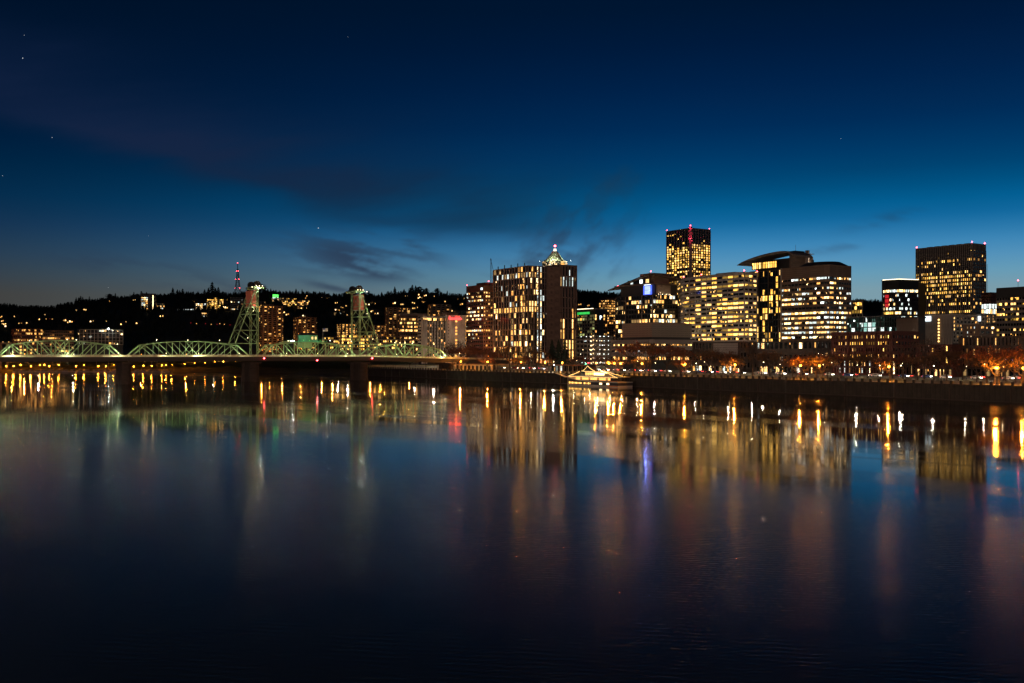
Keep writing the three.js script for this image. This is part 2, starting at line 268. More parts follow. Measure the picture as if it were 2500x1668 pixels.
// ---- the concrete sea wall: panels, coping, a row of square posts with a rail wall between them
const wallStain = noiseTex(512, (u, v) => { const k = 0.07 + 0.19 * blot(u, v * 0.5) + 0.2 * (blot(u * 4 % 1, 0.13) - 0.5) + 0.08 * (grain(u, v) - 0.5); return [clamp(k), clamp(k * 0.93), clamp(k * 0.8)]; }, true);
const wallMat = new THREE.MeshStandardMaterial({ map: wallStain, roughness: 0.95 });
{
  const wall = thing('sea_wall', 'long concrete sea wall rising from the river with a row of square posts', 'sea wall', at(0, 0, 0), GRID);
  const P8 = 8.2, n = 100, z0 = 250;                       // local z runs towards the camera: s = -z
  for (let k = 0; k < n; k++) {
    const z = z0 - (k + 0.5) * P8; if (-z > 563) break;
    const m = bx(wall, 'wall_panel', wallMat, 0.35, 2.55, z, 0.7 + 0.05 * (k % 3), 7.1, P8 - 0.07);
    bx(wall, 'coping', wallMat, 0.3, 6.25, z, 1.0, 0.3, P8 - 0.04);
  }
  bx(wall, 'wall_core', wallMat, 1.2, 2.4, z0 - (z0 + 563) / 2, 0.9, 6.6, z0 + 563);
  bx(wall, 'foot_ledge', M.pier, -0.5, 0.12, z0 - (z0 + 563) / 2, 1.0, 0.5, z0 + 563);
  // ladders, drain outlets and timber fenders
  for (let z = 60; -z < 545; z -= 57) { for (const d of [-0.25, 0.25]) bx(wall, 'ladder_rail', M.steel, -0.18, 3.2, z + d, 0.07, 6, 0.07); for (let y = 0.6; y < 6; y += 0.6) bx(wall, 'ladder_rung', M.steel, -0.2, y, z, 0.05, 0.05, 0.5); }
  for (let z = 40; -z < 545; z -= 33) { const o = part(wall, 'drain_outlet', new THREE.CylinderGeometry(0.45, 0.45, 0.3, 12), M.pier); o.rotation.z = Math.PI / 2; o.position.set(-0.12, 1.7, z); }
  for (let z = 20; -z < 545; z -= 24.6) bx(wall, 'timber_fender', M.bark, -0.2, 2.2, z, 0.35, 5.4, 0.35);
  let i = 0;
  for (let z = z0; -z < 563; z -= 4.1, i++) {
    bx(wall, 'post', wallMat, 0.42, 7.0, z, 0.7, 1.3, 0.95);
    bx(wall, 'low_rail', M.steel, 0.6, 6.85, z - 2.05, 0.06, 0.06, 3.34);
    bx(wall, 'handrail', M.steel, 0.6, 7.28, z - 2.05, 0.07, 0.07, 3.34);
  }
}

// ================================================================ windows and facades
// a window is a dark pane with the cells of it that are lit; patterns are shared by all buildings
const winR = rng(11);
function windowGeo(cells, cols, rows) {
  const gs = [[], [], []], add = (k, x0, x1, y0, y1, z) => { const g = new THREE.PlaneGeometry(x1 - x0, y1 - y0); g.translate((x0 + x1) / 2, (y0 + y1) / 2, z); gs[k].push(g); };
  add(0, -0.5, 0.5, -0.5, 0.5, 0);
  cells.forEach((c, i) => { if (!c) return; const x = i % cols, y = (i / cols) | 0, ys = rows === 2 ? [-0.5, 0.16, 0.5] : [-0.5, 0.5]; add(c, -0.5 + x / cols + 0.012, -0.5 + (x + 1) / cols - 0.012, ys[y] + 0.02, ys[y + 1] - 0.02, 0.03); });
  const list = gs.filter(a => a.length).map(a => mergeGeometries(a));
  const g = mergeGeometries(list, true); let k = 0; gs.forEach((a, i) => { if (a.length) g.groups[k++].materialIndex = i; });
  return g;
}
const PAT = { full: [], part: [], spot: [], dark: [windowGeo([], 4, 2)] };
for (let i = 0; i < 9; i++) PAT.full.push(windowGeo(Array.from({ length: 8 }, (_, k) => k < 4 ? (winR() < 0.68 ? 1 : winR() < 0.8 ? 2 : 0) : (winR() < 0.88 ? 1 : 2)), 4, 2));
for (let i = 0; i < 9; i++) { const c = Array(8).fill(0), a = (winR() * 4) | 0, b = a + 1 + (winR() * 3 | 0); for (let x = a; x < Math.min(4, b); x++) { c[x] = winR() < 0.7 ? 1 : 2; c[x + 4] = winR() < 0.8 ? 1 : 0; } PAT.part.push(windowGeo(c, 4, 2)); }
for (let i = 0; i < 6; i++) { const c = Array(8).fill(0); c[(winR() * 8) | 0] = 1; c[(winR() * 8) | 0] = 2; PAT.spot.push(windowGeo(c, 4, 2)); }
PAT.solid = [windowGeo([1], 1, 1)];
const PAL = {
  warm: [['warm', 'warmLo'], ['warmHi', 'warm'], ['pale', 'warm'], ['warm', 'warmLo'], ['warmLo', 'warmLo']],
  yellow: [['yellow', 'yellowLo'], ['yellowHi', 'yellow'], ['pale', 'yellow'], ['yellow', 'yellowLo'], ['yellowLo', 'yellowLo']],
  pale: [['pale', 'paleLo'], ['paleHi', 'pale'], ['warm', 'paleLo'], ['paleLo', 'paleLo'], ['cool', 'paleLo']],
  white: [['paleHi', 'pale'], ['coolHi', 'cool'], ['pale', 'paleLo'], ['cool', 'coolLo']],
  cool: [['cool', 'coolLo'], ['coolHi', 'cool'], ['coolLo', 'coolLo'], ['pale', 'coolLo']],
  teal: [['tealWin', 'tealLo'], ['coolHi', 'tealWin'], ['tealLo', 'tealLo'], ['cool', 'tealLo']],
  amber: [['amber', 'amberLo'], ['amberHi', 'amber'], ['warm', 'amberLo'], ['amberLo', 'amberLo']],
  lime: [['lime', 'limeLo'], ['limeLo', 'limeLo'], ['limeLo', 'limeLo'], ['yellow', 'limeLo']],
};
const pick = (a, r) => a[(r() * a.length) | 0];
function pickWindow(r, p, pal, glass) {                    // p: how likely the window is lit, above 1 = certainly and fully
  const v = r(), [a, b] = pick(PAL[pal], r);
  let kind = 'dark';
  if (p >= 1.5) kind = 'full'; else if (v < p * 0.78) kind = 'full'; else if (v < p * 0.94) kind = 'part'; else if (v < p) kind = 'spot'; else if (v < p + 0.06) kind = 'spot';
  return [pick(PAT[kind], r), [glass, M[a], M[b]]];
}
// facade from p0 to p1 (left to right as seen from outside), heights yb..yt in the building's own axes
function facade(g, p0, p1, yb, yt, o) {
  const r = rng(o.seed ?? 5), dx = p1[0] - p0[0], dz = p1[1] - p0[1], W = Math.hypot(dx, dz), ux = dx / W, uz = dz / W, nx = -uz, nz = ux, ry = Math.atan2(-uz, ux);
  const rows = o.rows, bays = o.bays, sh = (yt - yb) / rows, bw = W / bays, sp = o.sp ?? 0.45, pier = o.pier ?? 0, wall = o.wall, glass = o.glass ?? M.glass;
  const put = (name, mat, u, y, n, su, sy, sn) => bx(g, name, mat, p0[0] + ux * u + nx * n, y, p0[1] + uz * u + nz * n, su, sy, sn, ry);
  const ins = o.trim ?? 0.02;
  if (sp > 0) for (let i = 0; i <= rows; i++) { const top = i === rows; if (top && !o.cap) break; const h = top ? o.cap : sh * sp; put(top ? 'cornice' : 'spandrel', wall, W / 2, yb + i * sh + h / 2, -0.2, W - 2 * ins, h, 0.5); }
  if (pier > 0) for (let b = 0; b <= bays; b += o.pierEvery ?? 1) put(o.ribs ? 'rib' : 'pier', o.pierMat ?? wall, clamp(b * bw, pier / 2, W - pier / 2), (yb + yt) / 2 + (o.cap ? o.cap / 2 : 0), -0.2 + (o.ribs ?? 0.08) / 2, pier, yt - yb + (o.cap ?? 0) + 0.1, 0.5 + (o.ribs ?? 0.08));
  const H = sh * (1 - sp), mer = {};
  for (let i = 0; i < rows; i++) {
    let run = 0, boost = 0;
    for (let b = 0; b < bays; b++) {
      const top = rows - 1 - i;                            // row counted from the top
      if (--run <= 0) { run = 1 + (r() * (o.run ?? 3)) | 0; boost = (r() - 0.5) * (o.vary ?? 0.32); }
      let p = typeof o.lit === 'function' ? o.lit(top, b, r) : Array.isArray(o.lit) ? (o.lit[top] ?? 0) : o.lit;
      if (p === null) continue;
      if (p > 0.04 && p < 1.5) p += boost;
      const pal = typeof o.pal === 'function' ? o.pal(top, b, r) : o.pal;
      const [geo, mats] = pickWindow(r, p, pal, glass), ww = bw - Math.max(pier, o.gap ?? 0.12), u = (b + 0.5) * bw, y = yb + i * sh + sh * sp + H / 2;
      const m = new THREE.Mesh(geo, mats); m.name = 'window'; m.position.set(p0[0] + ux * u + nx * -0.3, y, p0[1] + uz * u + nz * -0.3); m.rotation.y = ry; m.scale.set(ww, H - 0.04, 1);
      if (o.merge) { m.updateMatrix(); for (const gr of geo.groups) { const k = mats[gr.materialIndex].uuid; const q = geo.clone(); q.setIndex(Array.from(geo.index.array.slice(gr.start, gr.start + gr.count))); q.clearGroups(); q.applyMatrix4(m.matrix); (mer[k] ??= [mats[gr.materialIndex], []])[1].push(q); } }
      else { m.castShadow = m.receiveShadow = true; g.add(m); }
    }
  }
  if (o.merge) { const l = Object.values(mer).filter(e => e[1].length); if (l.length) { const gg = mergeGeometries(l.map(e => mergeGeometries(e[1])), true); const m = part(g, 'window_field', gg, l.map(e => e[0])); m.userData.kind = 'stuff'; } }
}
function prism(poly, y0, y1) { const sh = new THREE.Shape(poly.map(([x, z]) => new THREE.Vector2(x, -z))); const g = new THREE.ExtrudeGeometry(sh, { depth: y1 - y0, bevelEnabled: false }); g.rotateX(-Math.PI / 2); g.translate(0, y0, 0); return g; }
function inset(poly, d) {                                   // shrink a convex outline
  let ar = 0; poly.forEach(([x, z], i) => { const [a, b] = poly[(i + 1) % poly.length]; ar += x * b - a * z; });
  const sg = ar > 0 ? 1 : -1, n = poly.length;
  const L = poly.map(([x, z], i) => { const [a, b] = poly[(i + 1) % n], l = Math.hypot(a - x, b - z), ux = (a - x) / l, uz = (b - z) / l; return [x - uz * d * sg, z + ux * d * sg, ux, uz]; });
  return L.map((q, i) => { const p = L[(i + n - 1) % n], det = p[2] * q[3] - p[3] * q[2]; if (Math.abs(det) < 1e-6) return [q[0], q[1]]; const t = ((q[0] - p[0]) * q[3] - (q[1] - p[1]) * q[2]) / det; return [p[0] + p[2] * t, p[1] + p[3] * t]; });
}
// a block of the street grid from three sight lines: its left end, its near corner, its right end; w = inland distance of the river face, top = picture height of the corner
function block(name, label, o) {
  const [l, c, rgt] = o.px, z = zW(c, o.w), [s] = swOf(rr(c) * z, z), y0 = gAt(s, o.w) - 0.2, a = pxW(l, o.w)[0] - s, zr = zS(rgt, s), b = swOf(rr(rgt) * zr, zr)[1] - o.w;
  const g = thing(name, label, o.cat ?? 'office building', at(s, o.w, y0), GRID, o.group);
  const H = yAt(o.top, z) - y0, poly = [[0, -a], [0, 0], [b, 0], [b, -a]];
  part(g, 'wall', prism(inset(poly, 0.5), 0, H), o.core ?? M.dark);
  const par = o.parapet ?? 0.9;
  if (par) { const pm = o.roofMat ?? o.wall ?? M.roof; bx(g, 'parapet', pm, 0.2, H + par / 2 - 0.02, -a / 2, 0.5, par, a - 0.02); bx(g, 'parapet', pm, b / 2, H + par / 2 - 0.02, -0.2, b - 0.04, par, 0.49); }
  const B = { g, a, b, H, y0, z, s, h: py => yAt(py, z) - y0, poly };
  return B;
}
const east = (B, y0, y1, o) => facade(B.g, [0, -B.a], [0, 0], y0, y1, o);
const north = (B, y0, y1, o) => facade(B.g, [0, 0], [B.b, 0], y0, y1, o);
function beacon(g, x, y, z, r = 0.45) { cyl(g, 'beacon_mast', M.steel, x, y + 0.5, z, 0.08, 1); ball(g, 'beacon_light', M.beacon, x, y + 1.1, z, r); }

// ================================================================ downtown buildings
const font = await new FontLoader().loadAsync('fonts/droid/droid_sans_bold.typeface.json');

{ // red-brown office tower with orange-lit side
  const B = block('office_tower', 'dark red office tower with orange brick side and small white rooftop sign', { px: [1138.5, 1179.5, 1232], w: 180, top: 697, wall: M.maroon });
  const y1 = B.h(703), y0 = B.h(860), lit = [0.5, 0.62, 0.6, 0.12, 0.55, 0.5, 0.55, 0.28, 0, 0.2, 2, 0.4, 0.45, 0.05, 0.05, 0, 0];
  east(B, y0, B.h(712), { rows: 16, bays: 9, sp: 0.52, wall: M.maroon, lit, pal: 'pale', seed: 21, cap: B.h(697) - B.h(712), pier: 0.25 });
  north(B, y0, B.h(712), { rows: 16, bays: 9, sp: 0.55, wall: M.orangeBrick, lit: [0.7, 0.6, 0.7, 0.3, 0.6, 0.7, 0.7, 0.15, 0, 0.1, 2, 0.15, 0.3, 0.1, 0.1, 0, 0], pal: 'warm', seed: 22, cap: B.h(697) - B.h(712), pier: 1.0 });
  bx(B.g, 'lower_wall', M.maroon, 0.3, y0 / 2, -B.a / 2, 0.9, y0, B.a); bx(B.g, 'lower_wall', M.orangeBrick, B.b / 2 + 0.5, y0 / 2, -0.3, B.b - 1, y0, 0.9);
  bx(B.g, 'penthouse', M.maroon, B.b * 0.5, B.H + 1.8, -B.a * 0.4, B.b * 0.6, 3.6, B.a * 0.5);
  const sg = bx(B.g, 'sign', M.whiteSign, -0.3, B.h(705), -2.4, 0.15, 2.2, 3.6); void sg;
  beacon(B.g, 0.4, B.H + 0.9, -B.a + 0.6); beacon(B.g, B.b * 0.3, B.H + 3.6, -2); beacon(B.g, B.b * 0.55, B.H + 3.6, -2);
}
{ // courthouse with staggered vertical piers
  const B = block('courthouse', 'large brown courthouse tower with staggered stone piers and a bright glazed stair', { px: [1204, 1289, 1365], w: 190, top: 650, wall: M.panel, cat: 'courthouse', parapet: 0.8 });
  const sh = 5.6, rows = 17, yb = B.H - rows * sh, rowLit = [0.0, 1.6, 0.16, 0.14, 0.14, 0.2, 0.35, 2, 0.2, 0.15, 0.12, 0.45, 0.14, 0.22, 0.45, 0.3, 0.2];
  // each storey is its own run of piers, shifted from the storey below
  const fz = (p0, p1, bays, seed, bias, stair) => {
    const r = rng(seed), dx = p1[0] - p0[0], dz = p1[1] - p0[1], W = Math.hypot(dx, dz), ux = dx / W, uz = dz / W, nx = -uz, nz = ux, ry = Math.atan2(-uz, ux), bw = W / bays;
    let off = 0;
    for (let i = 0; i < rows; i++) {
      const top = rows - 1 - i, y = yb + i * sh;
      if (i % 3 === 0) off = (r() - 0.5) * bw * 0.6;
      bx(B.g, 'spandrel', top % 3 === 1 ? M.panel : M.dark, p0[0] + ux * W / 2 - nx * 0.24, y + 0.4, p0[1] + uz * W / 2 - nz * 0.24, W - 0.06, 0.8, 0.44, ry);
      for (let b = 0; b <= bays; b++) {
        const u = clamp(b * bw + (b && b < bays ? off + (r() - 0.5) * 0.5 : 0), 0.4, W - 0.4), pw = (b % 2 ? 1.2 : 1.9);
        bx(B.g, 'pier', M.panel, p0[0] + ux * u - nx * 0.12, y + sh / 2, p0[1] + uz * u - nz * 0.12, pw, sh - 0.02, 0.72, ry);
        if (b === bays) continue;
        const corner = bias > 0 ? b / bays : 1 - b / bays;
        let p = rowLit[top]; if (p < 1 && corner > 0.72) p += 0.4; if (p > 1 && p < 1.7 && b < bays * 0.2 && bias > 0) p = 0.2;
        const pal = top === 1 || top === 2 ? 'pale' : (p > 1.8 || r() < 0.6 ? 'warm' : 'pale');
        const isStair = stair && b === bays - 1, [geo, mats] = pickWindow(r, isStair ? 1.6 : p + (r() - 0.5) * 0.5 * (p < 1), isStair ? 'white' : pal, M.glass), cu = (b + 0.5) * bw + off * (b && b < bays - 1 ? 1 : 0.5);
        const m = part(B.g, 'window', geo, mats); m.position.set(p0[0] + ux * cu - nx * 0.32, y + 0.8 + (sh - 0.8) / 2, p0[1] + uz * cu - nz * 0.32); m.rotation.y = ry; m.scale.set(bw - 0.3, sh - 0.9, 1);
        if (isStair) beam(B.g, 'stair_flight', M.dark, [p0[0] + ux * (cu - bw * 0.3) - nx * 0.1, y + 1, p0[1] + uz * (cu - bw * 0.3) - nz * 0.1], [p0[0] + ux * (cu + bw * 0.3) - nx * 0.1, y + sh - 0.6, p0[1] + uz * (cu + bw * 0.3) - nz * 0.1], 0.3, 0.55);
      }
    }
  };
  fz([0, -B.a], [0, 0], 13, 31, 1, false);
  const k1 = B.b * 0.36, k2 = B.b * 0.62;
  fz([0, 0], [k1, 0], 4, 32, -1, true);
  // glazed slot, then the blank shaft
  facade(B.g, [k1, 0], [k2, 0], yb, B.H, { rows, bays: 3, sp: 0.1, pier: 1.2, wall: M.panel, lit: (t, b) => b === 0 ? 0.9 : 0.12, pal: 'white', seed: 33 });
  for (let i = 0; i < 12; i++) bx(B.g, 'stone_panel', M.panel, (k2 + B.b) / 2, yb + (i + 0.5) * (B.H - yb) / 12, -0.15 + 0.02 * (i % 2), B.b - k2, (B.H - yb) / 12 - 0.06, 0.72);
  bx(B.g, 'base_wall', M.panel, 0.2, yb / 2, -B.a / 2, 1.2, yb, B.a); bx(B.g, 'base_wall', M.panel, B.b / 2 + 1, yb / 2, -0.2, B.b - 2, yb, 1.2);
  facade(B.g, [0.0, -B.a * 0.30], [0.0, -2], 1.5, 1.5 + 8, { rows: 2, bays: 7, sp: 0.12, pier: 0.3, wall: M.dark, lit: 0.9, pal: 'lime', seed: 34 });
  // taller rear wing along the side street
  const W2 = 26, H2 = B.h(641), x0 = B.b + 0.05, x1 = x0 + (() => { const zr = zS(1409, B.s); return swOf(rr(1409) * zr, zr)[1] - 190; })() - B.b;
  part(B.g, 'rear_wing', prism([[x0 + 0.5, -W2], [x0 + 0.5, -0.5], [x1 - 0.4, -0.5], [x1 - 0.4, -W2]], 0, H2), M.panel);
  const storey = (H2 - 4) / 18;
  facade(B.g, [x0, 0], [x1, 0], 4, H2 - 1.5, { rows: 9, bays: 6, sp: 0.1, pier: (x1 - x0) / 6 * 0.56, wall: M.panel, pierMat: M.panel, lit: (t, b) => t === 1 ? 0.85 : t < 4 ? 0.03 : t === 5 || t === 6 ? (b === 0 || b === 1 || b === 4 ? 1.6 : 0.1) : t >= 7 ? 0.4 : 0.12, pal: (t) => t < 3 ? 'cool' : 'warm', seed: 35, cap: 1.5 }); void storey;
  bx(B.g, 'scaffold_deck', M.dark, (x0 + x1) / 2, H2 * 0.52, 0.9, x1 - x0 + 2, 0.4, 1.6);
  bx(B.g, 'scaffold_deck', M.dark, k1 * 1.2, yb + 8, 1.1, 22, 0.5, 1.8);
  for (let k = 0; k < 5; k++) cyl(B.g, 'roof_vent', M.dark, 1.2, B.H + 2.2, -B.a * (0.12 + 0.19 * k), 0.5, 3 + (k % 2));
  // hoist mast on the left edge
  for (const dz of [-0.8, 0.8]) bx(B.g, 'hoist_mast', M.steel, -1.2, B.H / 2 + 6, -B.a - 2.5 + dz, 0.25, B.H + 12, 0.25);
  for (let k = 0; k < 30; k++) bx(B.g, 'hoist_rung', M.steel, -1.2, 3 + k * (B.H + 8) / 30, -B.a - 2.5, 0.18, 0.18, 1.6);
  beam(B.g, 'hoist_jib', M.steel, [-1.2, B.H + 13, -B.a - 3], [-1.2, B.H + 1, -B.a + 1.5], 0.3);
}
{ // the tall tower with a lit pyramid roof, behind the courthouse
  const w = 450, z = zW(1355, w), [s] = swOf(rr(1355) * z, z), y0 = gAt(s, w) - 0.3, g = thing('pyramid_tower', 'brown tower topped by a floodlit pale green pyramid with a red light', 'tower', at(s, w, y0), GRID + Math.PI / 4);
  const m = z / F, yT = py => yAt(py, z) - y0, hw = 24 * m;
  bx(g, 'shaft', M.brown, 0, yT(652) / 2, 0, hw * 1.6, yT(652), hw * 1.6, Math.PI / 4);
  part(g, 'upper_tier', (() => { const q = new THREE.CylinderGeometry(hw * 1.18, hw * 1.22, yT(638) - yT(653), 8); q.translate(0, (yT(638) + yT(653)) / 2, 0); return q; })(), M.brown);
  const pyr = (name, mat, r0, r1, p0, p1) => { const q = new THREE.CylinderGeometry(r1 * m * 1.3, r0 * m * 1.3, yT(p1) - yT(p0), 4, 1); q.rotateY(Math.PI / 4); q.translate(0, (yT(p0) + yT(p1)) / 2, 0); return part(g, name, q, mat); };
  const copper = std(0.4, 0.44, 0.32, 0.7);
  pyr('roof_skirt', copper, 26, 24.5, 640, 636.5); pyr('pyramid_roof', copper, 22, 12, 636.4, 624); pyr('pyramid_band', copper, 12.6, 8.4, 624, 617.5); pyr('pyramid_crown', copper, 8.4, 6, 617.4, 614); pyr('lantern', glow(1, 0.98, 0.7, 1.6), 4, 3, 613.9, 607.5);
  cyl(g, 'mast', M.steel, 0, yT(604), 0, 0.25, 6); ball(g, 'beacon_light', M.beacon, 0, yT(600.5), 0, 1.3);
  for (const [a, b] of [[1, 0], [-1, 0], [0, 1], [0, -1]]) { const x = a * hw * 1.6, zz = b * hw * 1.6, y = yT(637); beam(g, 'lamp_bracket', M.brown, [a * hw, y - 0.6, b * hw], [x, y - 0.5, zz], 0.3); bx(g, 'floodlight', M.coolLamp, x, y - 0.2, zz, 0.4, 0.3, 0.4); light(g, x, y + 0.6, zz, rgb(0.92, 1, 0.66), 1900, 8); for (const d of [-1, 1]) beam(g, 'hip_rib', copper, [a * 20 * m * 0.92 + b * d * 9 * m, yT(634), b * 20 * m * 0.92 + a * d * 9 * m], [a * 6 * m * 0.92, yT(616), b * 6 * m * 0.92], 0.8); }
  facade(g, [-hw * 1.15, hw * 1.12], [hw * 1.15, hw * 1.12], yT(651), yT(641), { rows: 2, bays: 6, sp: 0.4, wall: M.brown, lit: 0.5, pal: 'pale', seed: 41 });
  facade(g, [-hw * 1.12, -hw * 1.15], [-hw * 1.12, hw * 1.15], yT(651), yT(641), { rows: 2, bays: 6, sp: 0.4, wall: M.brown, lit: 0.5, pal: 'pale', seed: 42 });
}
{ // garden-lit apartment block with bright roof line, parking garage in front, amber tower behind
  const B = block('apartment_building', 'grid-fronted apartment block with bright white roof line and green lit top', { px: [1398, 1452, 1483], w: 300, top: 756, cat: 'building', wall: M.stone });
  const y0 = B.h(822);
  east(B, y0, B.h(768), { rows: 7, bays: 9, sp: 0.28, pier: 0.5, wall: M.stone, lit: 0.5, pal: 'lime', seed: 51 }); north(B, y0, B.h(768), { rows: 7, bays: 6, sp: 0.28, pier: 0.5, wall: M.brown, lit: 0.32, pal: 'warm', seed: 52 });
  for (let k = 0; k < 5; k++) { const L = B.a * 0.78 / 5; bx(B.g, 'green_light_panel', M.greenStrip, -0.1, B.h(763.5), -B.a + L * (k + 0.5), 0.3, 2.4, L - 0.6); }
  bx(B.g, 'roof_slab', M.white, B.b / 2 - 0.6, B.H + 1.2, -B.a / 2 + 0.6, B.b + 2.2, 0.5, B.a + 2.2);
  for (let k = 0; k < 10; k++) { const L = B.a / 10; bx(B.g, 'roof_edge_light', M.litLine, -1.85, B.H + 1.2, -B.a + L * (k + 0.5), 0.25, 0.5, L * 0.98); }
  bx(B.g, 'lift_shaft', M.dark, B.b * 0.42, B.h(790), -0.1, 9, B.h(764) - B.h(815), 1.2);
  const tg = new TextGeometry('P', { font, size: 4.2, depth: 0.3, curveSegments: 4 }); const t = part(B.g, 'letter_sign', tg, M.whiteSign); t.position.set(B.b * 0.42 - 1.4, B.h(780), 0.55);
}
{
  const B = block('parking_garage', 'open-sided parking garage with rows of cool white lamps on every deck', { px: [1405, 1462, 1497], w: 190, top: 819, cat: 'garage', wall: M.concrete, parapet: 0 });
  const n = 7, sh = B.H / n, r = rng(8);
  B.g.remove(B.g.children[0]);
  for (let i = 0; i <= n; i++) { bx(B.g, 'deck_slab', M.concrete, B.b / 2, Math.max(0.2, i * sh - 0.2), -B.a / 2, B.b, 0.4, B.a); if (i < n) { bx(B.g, 'deck_rail', M.concrete, 0.1, i * sh + 0.7, -B.a / 2, 0.25, 1.0, B.a - 0.1); bx(B.g, 'deck_rail', M.concrete, B.b / 2, i * sh + 0.7, -0.1, B.b - 0.3, 1.0, 0.25); } }
  bx(B.g, 'back_wall', M.concrete, B.b - 0.3, B.H / 2, -B.a / 2, 0.4, B.H, B.a - 0.3);
  for (let k = 0; k <= 6; k++) bx(B.g, 'column', M.concrete, 0.6, B.H / 2, -B.a * k / 6 * 0.98 - 0.4, 0.6, B.H, 0.6);
  for (let i = 0; i < n; i++) for (let k = 0; k < 5; k++) if (k < 2 || r() < 0.8) ball(B.g, 'deck_lamp', r() < 0.75 ? M.coolHi : M.paleHi, 3 + r() * 6, i * sh + sh - 0.75, -B.a * (0.06 + 0.2 * k) - r() * 3, 0.36);
  for (let i = 0; i < n; i++) for (let k = 0; k < 3; k++) ball(B.g, 'deck_lamp', M.coolHi, B.b * (0.2 + 0.3 * k), i * sh + sh - 0.75, -2.6, 0.34);
  // stair tower with diagonal flights
  for (let i = 0; i < n; i++) { beam(B.g, 'stair_flight', M.concrete, [-0.6, i * sh + 0.3, -B.a * 0.36], [-0.6, (i + 1) * sh, -B.a * 0.16], 1.2, 0.35); ball(B.g, 'stair_lamp', M.paleHi, -0.7, i * sh + sh * 0.72, -B.a * 0.3, 0.55); ball(B.g, 'stair_lamp', M.paleHi, -0.7, i * sh + sh * 0.9, -B.a * 0.2, 0.55); }
  light(B.g, B.b * 0.4, B.H * 0.32, -B.a * 0.5, cCool, 60); light(B.g, B.b * 0.4, B.H * 0.75, -B.a * 0.5, cCool, 60);
}
{
  const B = block('brick_tower', 'slim brick tower with rows of amber lit windows behind the garage', { px: [1462, 1482, 1503], w: 420, top: 728, cat: 'tower', wall: M.brick });
  const y0 = B.h(835);
  for (const [f, sd, m] of [[east, 61, M.brick], [north, 62, M.brown]]) f(B, y0, B.h(733), { rows: 17, bays: 4, sp: 0.42, pier: 0.7, wall: m, lit: t => t < 10 ? 0.85 : 0.12, pal: 'amber', seed: sd, cap: 2 });
}
